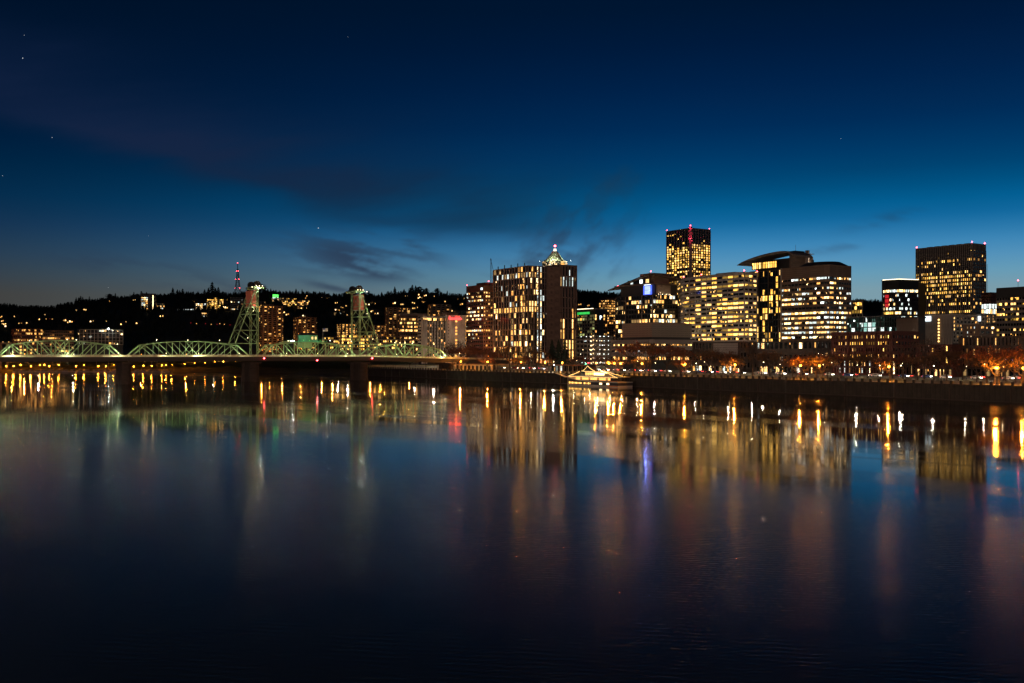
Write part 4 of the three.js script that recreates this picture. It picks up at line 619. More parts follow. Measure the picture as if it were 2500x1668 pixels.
{ // other low fronts along the riverside road, brown darkened to stand for tree shade
  const low = (name, label, px, w, top, wall, o) => { const B = block(name, label, { px, w, top, cat: 'building', wall }); const y1 = 4.2, rows = o.rows; facade(B.g, [0, -B.a], [0, 0], y1, B.H, { rows, bays: o.bays, sp: o.sp ?? 0.5, pier: o.pier ?? 1.2, wall, lit: o.lit, pal: o.pal ?? 'warm', seed: o.seed, cap: 0.6 }); facade(B.g, [0, -B.a], [0, 0], 0.2, y1 - 0.05, { rows: 1, bays: o.shops ?? 8, sp: 0.12, pier: 0.5, wall, lit: o.shopLit ?? 0.55, pal: 'pale', seed: o.seed + 1 }); facade(B.g, [0, 0], [B.b, 0], 0.2, B.H, { rows: rows + 1, bays: 5, sp: 0.5, pier: 1.4, wall, lit: 0.15, pal: 'warm', seed: o.seed + 2, cap: 0.6 }); return B; };
  const L1 = low('panel_building', 'low building with a wall of square pale panels behind the bare trees', [1690, 1806, 1850], 110, 837, M.brownShade, { rows: 2, bays: 14, lit: 0.12, seed: 211, shops: 14 });
  { const r = 6, c = 14, W = L1.a * 0.5, z0 = -L1.a * 0.03; for (let i = 0; i < r; i++) for (let k = 0; k < c; k++) bx(L1.g, 'wall_panel', M.lilac, -0.35, L1.H - (i + 0.5) * 1.45, z0 - (k + 0.5) * W / c, 0.12, 1.38, W / c - 0.07); }
  low('low_building', 'long low dark building with few lit windows beside the pale panel wall', [1846, 1985, 2032], 112, 836, M.brownShade, { rows: 2, bays: 12, lit: (t, b) => t === 0 && b > 8 && b < 11 ? 0.9 : 0.02, pal: 'pale', seed: 221, shops: 14, shopLit: 0.6 });
  low('low_building', 'low dark building with three small yellow windows below the lamp string', [2238, 2325, 2350], 106, 845, M.brick, { rows: 2, bays: 10, lit: (t, b) => b > 6 ? 0.6 : 0.05, pal: 'yellow', seed: 231, shops: 10, shopLit: 0.75 });
  const L4 = low('arcade_building', 'dark building with a pillared upper storey and amber lit restaurant windows', [2340, 2500, 2560], 120, 824, M.brownShade, { rows: 3, bays: 18, sp: 0.3, lit: t => t === 0 ? 0.3 : t === 1 ? 0.35 : 0.2, pal: 'amber', seed: 241, shops: 14, shopLit: 0.3 });
  for (let k = 0; k < 3; k++) ball(L4.g, 'violet_light', M.violet, -1, 9 + k * 0.2, -L4.a * (0.15 + 0.1 * k), 0.25);
}

// ================================================================ south of the bridge: hotel, offices, flats, the hillside
const hillNear = px => px < 340 ? ' above the far left offices' : px < 480 ? ' beside the pale ridge tower' : px < 660 ? ' near the radio mast and hospital' : px < 800 ? ' near the green rooftop sign' : px < 920 ? ' behind the second bridge tower' : px < 1200 ? ' above the pale hotel' : px < 2000 ? ' behind the parking garage' : '';
const wFrom = (px, z) => z * (rr(px) * N0 + N1) - (A0 * N0 + A1 * N1);
const far = (name, label, px, z, top, o) => block(name, label, { px, w: wFrom(px[1], z), top, cat: 'building', ...o });
const both = (B, y0, y1, oE, oN) => { east(B, y0, y1, oE); north(B, y0, y1, oN ?? { ...oE, seed: (oE.seed ?? 1) + 500 }); };
{ // hotel with ribbed front and red rooftop sign
  const B = far('hotel', 'pale hotel block with tall columns of balconies and a lit top floor', [1020, 1028.5, 1091], 1040, 773, { wall: M.white, cat: 'hotel' });
  east(B, 6, B.H, { rows: 13, bays: 2, sp: 0.6, wall: M.white, lit: 0.2, pal: 'warm', seed: 301 });
  const y0 = 5, yt = B.h(784.5), x0 = B.b * 0.24, nC = 7;
  bx(B.g, 'blank_wall', M.white, x0 / 2, B.H / 2 - 1, -0.1, x0, B.H - 4, 0.8);
  facade(B.g, [x0, 0], [B.b, 0], y0, yt, { rows: 13, bays: 14, sp: 0.3, pier: 0, wall: M.dark, lit: 0.22, pal: 'warm', seed: 302 });
  for (let k = 0; k < nC; k++) { const x = x0 + (B.b - x0) * (k + 0.62) / nC; bx(B.g, 'balcony_column', M.white, x, (y0 + yt) / 2, 0.3, (B.b - x0) / nC * 0.5, yt - y0, 1.6); for (let i = 0; i < 11; i++) bx(B.g, 'vent', M.black, x, y0 + 3 + i * (yt - y0 - 4) / 11, 1.12, 0.7, 0.8, 0.1); }
  facade(B.g, [2, 0], [B.b, 0], B.h(783), B.h(776), { rows: 1, bays: 14, sp: 0.1, pier: 0.15, wall: M.white, lit: t => 0.7, pal: 'warm', seed: 303, cap: 1 });
  bx(B.g, 'roof_edge', M.white, B.b / 2, B.h(775), -0.1, B.b + 1, 1, 1.4);
  const C = far('hotel_wing', 'taller pale hotel wing with red neon rooftop sign and a single lit stair', [1088, 1091.5, 1138], 1020, 771, { wall: M.white, cat: 'hotel' });
  bx(C.g, 'front_wall', M.white, C.b / 2, C.H / 2, -0.15, C.b, C.H, 0.7); bx(C.g, 'side_wall', M.white, 0.15, C.H / 2, -C.a / 2 - 0.2, 0.7, C.H, C.a - 0.3);
  for (let i = 0; i < 13; i++) { const y = 6 + i * (C.h(780) - 6) / 12.5; const m = part(C.g, 'window', PAT.solid[0], [M.glass, i % 4 === 3 ? M.warmLo : M.warm]); m.position.set(C.b * 0.47, y, 0.26); m.scale.set(2.2, 1.9, 1); bx(C.g, 'vent', M.black, 1.6, y, 0.24, 0.8, 0.9, 0.1); const e = part(C.g, 'window', PAT.part[i % 9], [M.glass, M.warm, M.warmLo]); e.position.set(C.b - 0.8, y, 0.26); e.scale.set(1.4, 1.9, 1); }
  // red neon script: a chain of tube strokes
  const k = (x, y, X, Y) => beam(C.g, 'neon_sign_stroke', M.redSign, [C.b * 0.36 + x, C.H - 3.8 + y, 0.9], [C.b * 0.36 + X, C.H - 3.8 + Y, 0.9], 0.35, 0.5);
  let px = -6; const st = rng(5); for (let i = 0; i < 9; i++) { const h = i === 0 || i === 5 || i === 7 ? 3.4 : 1.8; k(px, 0, px + 0.4, h); k(px + 0.4, h, px + 1.0, 0.2); k(px + 1.0, 0.2, px + 1.6, 0.3 + st() * 0.4); px += 1.6; }
  light(C.g, C.b * 0.4, C.H - 2, 2.5, rgb(1, 0.04, 0.03), 30, 20);
  bx(C.g, 'roof_plant', M.brown, C.b * 0.35, C.H + 1.6, -8, 14, 3.2, 10);
}
{ const B = far('banded_office', 'brown banded office block with ribbons of lit windows beside the pale hotel', [976, 981.5, 1032], 1150, 771, { wall: M.panel }); const o = { rows: 11, bays: 12, sp: 0.48, pier: 0.25, wall: M.panel, lit: [0.5, 0.5, 0.45, 0.8, 0.12, 0.5, 0.45, 0.35, 0.3, 0.2, 0.1], pal: 'warm', seed: 311, cap: 2.2 }; both(B, 4, B.h(777), { ...o, bays: 2 }, o); bx(B.g, 'penthouse', M.stone, B.b * 0.7, B.H + 1.5, -8, 30, 3.5, 12); bx(B.g, 'sign', M.whiteSign, B.b * 0.95, B.H - 0.8, 0.4, 1.4, 2, 0.3); }
{ // apartment towers on the rise
  const tower = (label, px, z, top, seed, wall = M.brown, rows = 17, bays = 9, p = 0.22) => { const B = far('apartment_tower', label, px, z, top, { wall, cat: 'apartment tower' }); const h0 = Math.max(2, B.H - rows * 2.9); both(B, h0, B.H, { rows, bays: 4, sp: 0.45, pier: 0.9, wall, lit: p, pal: 'amber', seed, cap: 1.2 }, { rows, bays, sp: 0.45, pier: 0, wall, lit: p, pal: 'amber', seed: seed + 1, cap: 1.2 }); for (let k = 0; k <= bays; k += 2) bx(B.g, 'wall_strip', wall, clamp(B.b * (k + 0.3) / bays, 1, B.b - 1), (h0 + B.H) / 2, 0.15, B.b / bays * 0.7, B.H - h0 + 1, 1.1); for (let i = 0; i < rows; i++) for (const e of [0, 1]) bx(B.g, 'balcony', wall, e ? B.b + 0.7 : -0.8, h0 + (i + 0.2) * (B.H - h0) / rows, e ? -4 : -B.a * 0.5, 1.5, 1.0, e ? 5 : B.a * 0.5); if (h0 > 2.1) bx(B.g, 'base', wall, B.b / 2, h0 / 2, -0.3, B.b - 0.2, h0, 1); return B; };
  const t1 = tower('brown apartment tower on the hill foot beside the bridge tower, with orange windows', [629, 640, 691], 1400, 748, 321, M.brown, 24, 9, 0.2); bx(t1.g, 'lift_room', M.brown, t1.b * 0.4, t1.H + 1.8, -8, 12, 3.4, 8);
  const t2 = tower('shorter brown apartment tower behind the green lit bridge house', [716, 724, 773], 1420, 776, 331, M.brown, 17, 9, 0.22); bx(t2.g, 'lift_room', M.brown, t2.b * 0.4, t2.H + 1.4, -8, 12, 2.8, 8);
  tower('wide brown apartment tower with a blank stair shaft, behind the banded office', [940, 946, 1006], 1420, 752, 341, M.brown, 19, 11, 0.3);
  tower('dark apartment tower with a tall blank fin, rising behind the hotel roof', [1044, 1052, 1102], 1500, 744, 351, M.brown, 18, 9, 0.22);
  tower('small terraced apartment block, almost every window lit amber', [822, 832, 871], 1480, 792, 361, M.dark, 8, 9, 0.85);
  tower('grey apartment block with scattered warm windows below the hillside houses', [904, 910, 944], 1330, 796, 371, M.brown, 14, 8, 0.3);
  tower('dark block with a few lit rooms between the hotel and the red office tower', [1108, 1114, 1150], 1380, 760, 381, M.dark, 14, 7, 0.28);
}
{ // low offices along the south waterfront
  const lowf = (label, px, z, top, rows, bays, p, seed, wall = M.brown, pal = 'warm', name = 'low_office') => { const B = far(name, label, px, z, top, { wall, parapet: 0.6 }); const h0 = Math.max(1.5, B.H - rows * 3.8); both(B, h0, B.H, { rows, bays: 4, sp: 0.45, pier: 0.3, wall, lit: p, pal, seed, cap: 0.8 }, { rows, bays, sp: 0.45, pier: 0.3, wall, lit: p, pal, seed: seed + 1, cap: 0.8 }); bx(B.g, 'base', wall, B.b / 2, h0 / 2, -0.3, B.b - 0.2, h0, 1); return B; };
  lowf('low dark office with three bright ribbon rows, behind the right-hand bridge tower', [826, 834, 908], 1180, 819, 5, 16, t => [0.6, 0.7, 0.55, 0.8, 0.5][t], 391, M.panel, 'yellow');
  lowf('low brown office with a few yellow windows, beside the green bridge house', [786, 792, 832], 1210, 824, 4, 9, 0.4, 393, M.panel, 'yellow');
  lowf('long low brown block with a small blue sign and scattered lit rooms', [904, 909, 978], 1150, 823, 4, 16, 0.35, 395, M.panel, 'yellow');
  lowf('mid-rise brick office with orange lit floors at the far left bank', [28, 32, 104], 1150, 804, 8, 14, t => [0.35, 0.5, 0.15, 0.5, 0.3, 0.3, 0.45, 0.3][t], 397, M.brick, 'amber', 'riverside_office');
  lowf('flat brown office with one bright orange window row at the far left bank', [96, 100, 180], 1185, 808, 7, 15, t => [0.1, 0.12, 0.75, 0.15, 0.2, 0.3, 0.3][t], 399, M.brown, 'amber', 'riverside_office');
  const B = lowf('grey block with a white framed grid front, nearly all windows dark', [188, 194, 300], 1200, 805, 5, 18, 0.06, 401, M.dark, 'pale', 'framed_block');
  for (let k = 0; k <= 12; k++) bx(B.g, 'frame_post', M.white, B.b * k / 12, B.H - 9, 0.5, 0.45, 18, 0.5); for (let k = 0; k <= 4; k++) bx(B.g, 'frame_beam', M.white, B.b / 2, B.H - k * 4.4, 0.55, B.b, 0.45, 0.5); ball(B.g, 'roof_light', M.coolLamp, B.b * 0.66, B.H + 1.4, 0, 1.0); light(B.g, B.b * 0.66, B.H + 3, 4, cCool, 500, 20);
  // brightly lit waterfront shops under the bridge
  for (const [l, c, r, z, sd, lab] of [[306, 308, 420, 1075, 411, 'low row of lit waterfront shops seen under the middle bridge span'], [426, 428, 560, 1080, 413, 'long row of bright yellow waterfront restaurants seen under the bridge'], [566, 568, 602, 1085, 415, 'short lit shop front just left of the bridge tower pier'], [660, 662, 716, 1060, 417, 'dim row of waterfront shops right of the bridge tower pier'], [718, 720, 770, 1050, 419, 'short bright yellow restaurant front under the lift span']]) { const S = far('waterfront_shop', lab, [l, c, r], z, 876.5, { wall: M.brown, parapet: 0.3 }); north(S, 0.4, S.H - 0.2, { rows: 1, bays: Math.max(4, Math.round((r - l) / 8)), sp: 0.2, pier: 0.5, wall: M.brown, lit: sd === 417 ? 0.4 : 0.85, pal: sd === 411 ? 'amber' : 'yellow', seed: sd }); bx(S.g, 'roof_slab', M.roof, S.b / 2, S.H + 0.3, -S.a / 2, S.b + 2, 0.4, S.a + 2); }
  const V = far('viaduct', 'elevated road with lit parapet at the far left edge', [-60, -58, 28], 1010, 838, { wall: M.concrete, core: M.concrete }); V.g.remove(V.g.children[0]); bx(V.g, 'road_deck', M.concrete, V.b / 2, V.H, -6, V.b, 1.6, 12); for (let k = 0; k < 5; k++) bx(V.g, 'column', M.concrete, V.b * (k + 0.5) / 5, V.H / 2, -6, 2, V.H, 2); for (let k = 0; k < 6; k++) ball(V.g, 'parapet_light', M.amberHi, V.b * (k + 0.5) / 6, V.H + 1.4, 0, 0.4);
}
{ // hospital buildings on the hill
  const hill = (name, label, l, r, top, base, rows, bays, p, pal, wall, seed) => { const [X, z] = onHill((l + r) / 2, base); const B = block(name, label, { px: [l - 1.5, l, r], w: wFrom(l, z), top, cat: 'hospital', wall, parapet: 0.6 }); const y0 = Math.max(0.5, B.H - rows * ((base - top) / F * z / rows)); both(B, y0, B.H, { rows, bays: 2, sp: 0.42, pier: 0.4, wall, lit: p, pal, seed, cap: 0.8 }, { rows, bays, sp: 0.42, pier: 0.4, wall, lit: p, pal, seed: seed + 1, cap: 0.8 }); void X; return B; };
  const a = hill('hill_tower', 'pale tower block on the ridge with a bright vertical stair light', 345, 381, 717, 758, 9, 7, (t, b) => b < 3 && t > 1 ? 0.8 : 0, 'pale', M.stone, 501); for (let k = 0; k < 8; k++) bx(a.g, 'stair_light', M.paleHi, a.b * 0.78, a.H * (0.08 + 0.112 * k), 0.35, 1.6, 3.4, 0.2);
  bx(a.g, 'blank_wall', M.stone, a.b * 0.72, a.H / 2, 0.05, a.b * 0.5, a.H, 0.5);
  hill('hill_clinic', 'low clinic wing beside the pale ridge tower', 382, 402, 741, 757, 3, 5, 0.4, 'pale', M.stone, 503);
  hill('hill_clinic', 'brightly lit white clinic block on the hillside', 478, 503, 741, 758, 5, 6, 0.95, 'white', M.stone, 505);
  hill('hill_clinic', 'tan hospital block with yellow lit floors on the ridge', 505, 524, 731, 757, 7, 5, 0.8, 'yellow', M.tan, 507);
  hill('hill_tower', 'narrow brilliantly lit yellow stair tower on the ridge', 524, 530, 727, 757, 7, 2, 2, 'yellow', M.tan, 509);
  hill('hill_clinic', 'hospital block with one column of yellow lights on the ridge', 531, 556, 731, 757, 7, 7, (t, b) => b === 3 || b === 1 ? 0.9 : 0.15, 'yellow', M.tan, 511);
  hill('hill_clinic', 'large unlit grey hospital block below the radio mast', 563, 595, 727, 758, 7, 9, t => t > 5 ? 0.6 : 0.03, 'pale', M.stone, 513);
  hill('hill_clinic', 'long dim hospital wing right of the bridge tower', 620, 648, 737, 752, 4, 9, t => t === 3 ? 0.7 : 0.1, 'warm', M.stone, 515);
  const g = hill('hill_clinic', 'hillside block with a green illuminated rooftop sign', 665, 684, 728, 738, 3, 5, 0.75, 'pale', M.stone, 517); bx(g.g, 'green_sign', M.greenSign, g.b * 0.4, g.H + 4.5, 0, 12, 6, 0.8); bx(g.g, 'green_sign_bar', M.cool, g.b * 0.4, g.H + 1, 0.2, 13, 1, 0.6);
  hill('hill_clinic', 'wide hospital block with bright warm top floor, right of the green sign', 688, 724, 728, 750, 6, 10, t => [0.75, 0.2, 0.5, 0.7, 0.7, 0.3][t], 'yellow', M.tan, 519);
  hill('hill_clinic', 'small hospital block with scattered lights and a bright stair', 726, 753, 734, 755, 6, 7, (t, b) => b === 3 ? 0.9 : 0.4, 'warm', M.stone, 521);
  hill('hill_clinic', 'small stack of lit rooms below the white clinic block', 492, 508, 764, 776, 3, 4, 0.75, 'pale', M.dark, 523);
  hill('hill_house', 'bright hillside house cluster left of the right-hand bridge tower', 815, 850, 760, 772, 3, 8, 0.35, 'pale', M.dark, 525);
  // lit walkway along the hillside
  const [X0, z0] = onHill(398, 757.5), [X1, z1] = onHill(473, 757.5), y = yAt(757, (z0 + z1) / 2);
  const wk = thing('hillside_walkway', 'covered walkway with a row of white lamps along the hillside', 'walkway', new THREE.Vector3(X0, 0, -z0)); const dx = X1 - X0, dz = -(z1 - z0), n = 22;
  beam(wk, 'deck', M.stone, [0, y - 1.6, 0], [dx, y - 1.6, dz], 4, 0.6); beam(wk, 'roof', M.stone, [0, y + 2.2, 0], [dx, y + 2.2, dz], 4.4, 0.4);
  for (let k = 0; k <= n; k++) { const x = dx * k / n, z = dz * k / n; bx(wk, 'column', M.stone, x, y - 10, z, 0.5, 25, 0.5); if (k < n && k !== 7 && k !== 15) bx(wk, 'walkway_light', M.cool, x + dx / n / 2, y + 0.4, z + 0.2, 2.6, 1.4, 0.3); }
}
{ // radio mast on the ridge
  const [X, z] = [rr(580) * 2330, 2330], y0 = ground(X, z) - 1, g = thing('radio_mast', 'tall lattice radio mast with red lights on the ridge', 'radio mast', new THREE.Vector3(X, y0, -z)), H = yAt(641, z) - y0, yy = py => yAt(py, z) - y0;
  const half = y => mix(8.5, 1.0, Math.pow(clamp(y / (H * 0.82)), 0.6));
  const lv = [0, 12, 24, 36, 48, 60, 72, 84].filter(v => v < H * 0.8); lv.push(H * 0.82);
  for (let i = 0; i + 1 < lv.length; i++) for (const [a, b] of [[1, 1], [-1, 1], [-1, -1], [1, -1]]) { const r0 = half(lv[i]), r1 = half(lv[i + 1]); beam(g, 'leg', M.dark, [a * r0, lv[i], b * r0], [a * r1, lv[i + 1], b * r1], 0.8); beam(g, 'brace', M.dark, [a * r0, lv[i], b * r0], [-b * r1, lv[i + 1], a * r1], 0.5); beam(g, 'ring', M.dark, [a * r1, lv[i + 1], b * r1], [-b * r1, lv[i + 1], a * r1], 0.5); }
  cyl(g, 'antenna', M.dark, 0, H * 0.91, 0, 0.7, H * 0.18);
  for (const [p, n] of [[642, 1], [662, 2], [682, 2], [703.5, 2]]) for (let k = 0; k < n; k++) ball(g, 'beacon_light', M.beacon, n > 1 ? (k ? 1 : -1) * (half(yy(p)) + 0.6) : 0, yy(p), half(yy(p)) * 0.5 + 0.6, 0.75);
}
{ // hillside houses: a box, a gable roof and one lit window each
  const r = rng(77), roofG = (() => { const s = new THREE.Shape([new THREE.Vector2(-0.6, 0), new THREE.Vector2(0.6, 0), new THREE.Vector2(0, 0.5)]); const q = new THREE.ExtrudeGeometry(s, { depth: 1.1, bevelEnabled: false }); q.translate(0, 0, -0.55); return q; })();
  const spots = [[188, 764], [191, 766], [211, 764], [262, 740], [270, 743], [330, 741], [9, 782], [12, 792], [41, 782], [108, 787], [161, 790], [228, 793], [396, 783], [404, 781], [480, 745], [550, 760], [556, 759], [697, 772], [705, 778], [850, 724], [805, 735], [826, 764], [833, 758], [838, 760], [845, 757], [908, 727], [912, 748], [918, 749], [930, 748], [996, 731], [1025, 735], [1027, 726], [1040, 729], [1066, 732], [1110, 738], [1120, 737], [1128, 752], [1136, 748], [918, 770], [926, 775], [896, 752], [770, 800], [755, 730], [790, 726], [865, 730], [880, 745], [1012, 748], [985, 752], [1035, 745], [1090, 745], [640, 770], [20, 806], [70, 798], [300, 800], [340, 798], [1420, 752], [1440, 755]];
  for (let k = 0; k < 22; k++) spots.push([690 + r() * 460, 733 + r() * 58]); for (let k = 0; k < 5; k++) spots.push([10 + r() * 330, 762 + r() * 40]);
  for (const [px, py] of spots) {
    const [X, z] = onHill(px, py), h = thing('hillside_house', 'small house with a lit window' + hillNear(px), 'house', new THREE.Vector3(X, ground(X, z) - 0.5, -z), (r() - 0.5) * 0.9, 'houses with lit windows on the wooded hill');
    bx(h, 'wall', M.dark, 0, 4.5, 0, 11, 9, 9); const rf = part(h, 'roof', roofG, M.roof); rf.position.set(0, 9, 0); rf.scale.set(11, 6, 9);
    const n = 1 + (r() * 2.4 | 0); for (let k = 0; k < n; k++) { const m = part(h, 'window', PAT.solid[0], [M.glass, M[pick(['warm', 'amber', 'pale', 'amberHi', 'warmHi', 'paleHi'], r)]]); m.position.set(-3.4 + k * 3.4, 5.5 + (r() * 2), 4.62); m.scale.set(2.2, 1.7 + r(), 1); }
  }
}
// ---------------------------------------------------------------- conifers: ridge trees one by one, the wood below as one mass
function coniferGeo(seed, tiers = 9, broad = false) {
  const r = rng(seed), gs = []; const tr = new THREE.CylinderGeometry(0.008, 0.022, 0.96, 5); tr.translate(0, 0.48, 0);
  for (let t = 0; t < tiers; t++) { const y = 0.12 + 0.84 * t / tiers, R = broad ? 0.05 + 0.26 * Math.sqrt(Math.sin(Math.PI * (0.12 + 0.84 * t / tiers))) : 0.2 * (1 - t / tiers) ** 0.85 + 0.02, n = 9; for (let k = 0; k < n; k++) { const a = k / n * 6.283 + r() * 0.6, l = R * (0.65 + 0.6 * r()), h = 0.1 + 0.03 * r(), q = new THREE.BufferGeometry(), w = 0.33; q.setAttribute('position', new THREE.Float32BufferAttribute([0, y + h, 0, Math.cos(a - w) * l, y - 0.02 * r(), Math.sin(a - w) * l, Math.cos(a) * l * 1.15, y - 0.05, Math.sin(a) * l * 1.15, 0, y + h, 0, Math.cos(a) * l * 1.15, y - 0.05, Math.sin(a) * l * 1.15, Math.cos(a + w) * l, y - 0.02 * r(), Math.sin(a + w) * l], 3)); gs.push(q); } }
  const c = mergeGeometries(gs); c.computeVertexNormals(); return [tr.toNonIndexed(), c];
}
const conVar = [coniferGeo(1), coniferGeo(2, 7), coniferGeo(3, 11), coniferGeo(4, 8, true), coniferGeo(5, 7, true)];
const needleMat = new THREE.MeshStandardMaterial({ color: rgb(0.022, 0.032, 0.02), roughness: 1, side: THREE.DoubleSide });
{
  const r = rng(99);
  const place = (px, z, h, label, group) => { const X = rr(px) * z, br = r() < 0.42, [tr, cr] = conVar[br ? 3 + ((r() * 2) | 0) : (r() * 3) | 0], t = thing(br ? 'broad_tree' : 'conifer_tree', (br ? label.replace('conifer', 'round-crowned tree') : label) + hillNear(px), 'tree', new THREE.Vector3(X, ground(X, z) - 0.6, -z), r() * 6, group); h *= (0.55 + 0.9 * vnoise(px / 33, 4)) * (br ? 0.72 : 1); const w = h * (0.9 + r() * 0.9); part(t, 'trunk', tr, M.bark).scale.set(h, h, h); part(t, 'crown', cr, needleMat).scale.set(w, h, w); };
  let px = -8; while (px < 1150) { place(px, RIDGE - 25 - r() * 60, 11 + r() * 15 + (r() < 0.12 ? 8 : 0), 'dark conifer on the wooded ridge', 'conifers along the ridge line'); px += 4.2 + r() * 6.5; }
  for (px = 1405; px < 1505; px += 3.5 + r() * 4.5) place(px, RIDGE - 40 - r() * 30, 9 + r() * r() * 17, 'dark conifer on the ridge behind the office towers', 'conifers behind the office towers');
  for (px = 2080; px < 2165; px += 3.5 + r() * 4.5) place(px, RIDGE - 40 - r() * 30, 7 + r() * r() * 12, 'dark conifer on the low ridge beside the ribbed slab', 'conifers beside the ribbed slab');
  // the wood on the slope
  const n = 9000, im = new THREE.InstancedMesh(conVar[1][1], needleMat, n), m4 = new THREE.Matrix4(), q = new THREE.Quaternion(), up = new THREE.Vector3(0, 1, 0); let k = 0;
  while (k < n) { const p = -60 + r() * 2600, z = 1430 + Math.sqrt(r()) * (RIDGE - 1400); if (p > 1200 && z < 1900) continue; const X = rr(p) * z, h = 7 + r() * 10, w = h * (0.9 + r() * 0.7); m4.compose(new THREE.Vector3(X, ground(X, z) - 1, -z), q.setFromAxisAngle(up, r() * 6), new THREE.Vector3(w, h, w)); im.setMatrixAt(k++, m4); }
  im.name = 'hillside_forest'; tag(im, 'dark mass of conifers covering the hillside behind the city', 'forest', null, 'stuff'); im.castShadow = im.receiveShadow = true; scene.add(im);
}

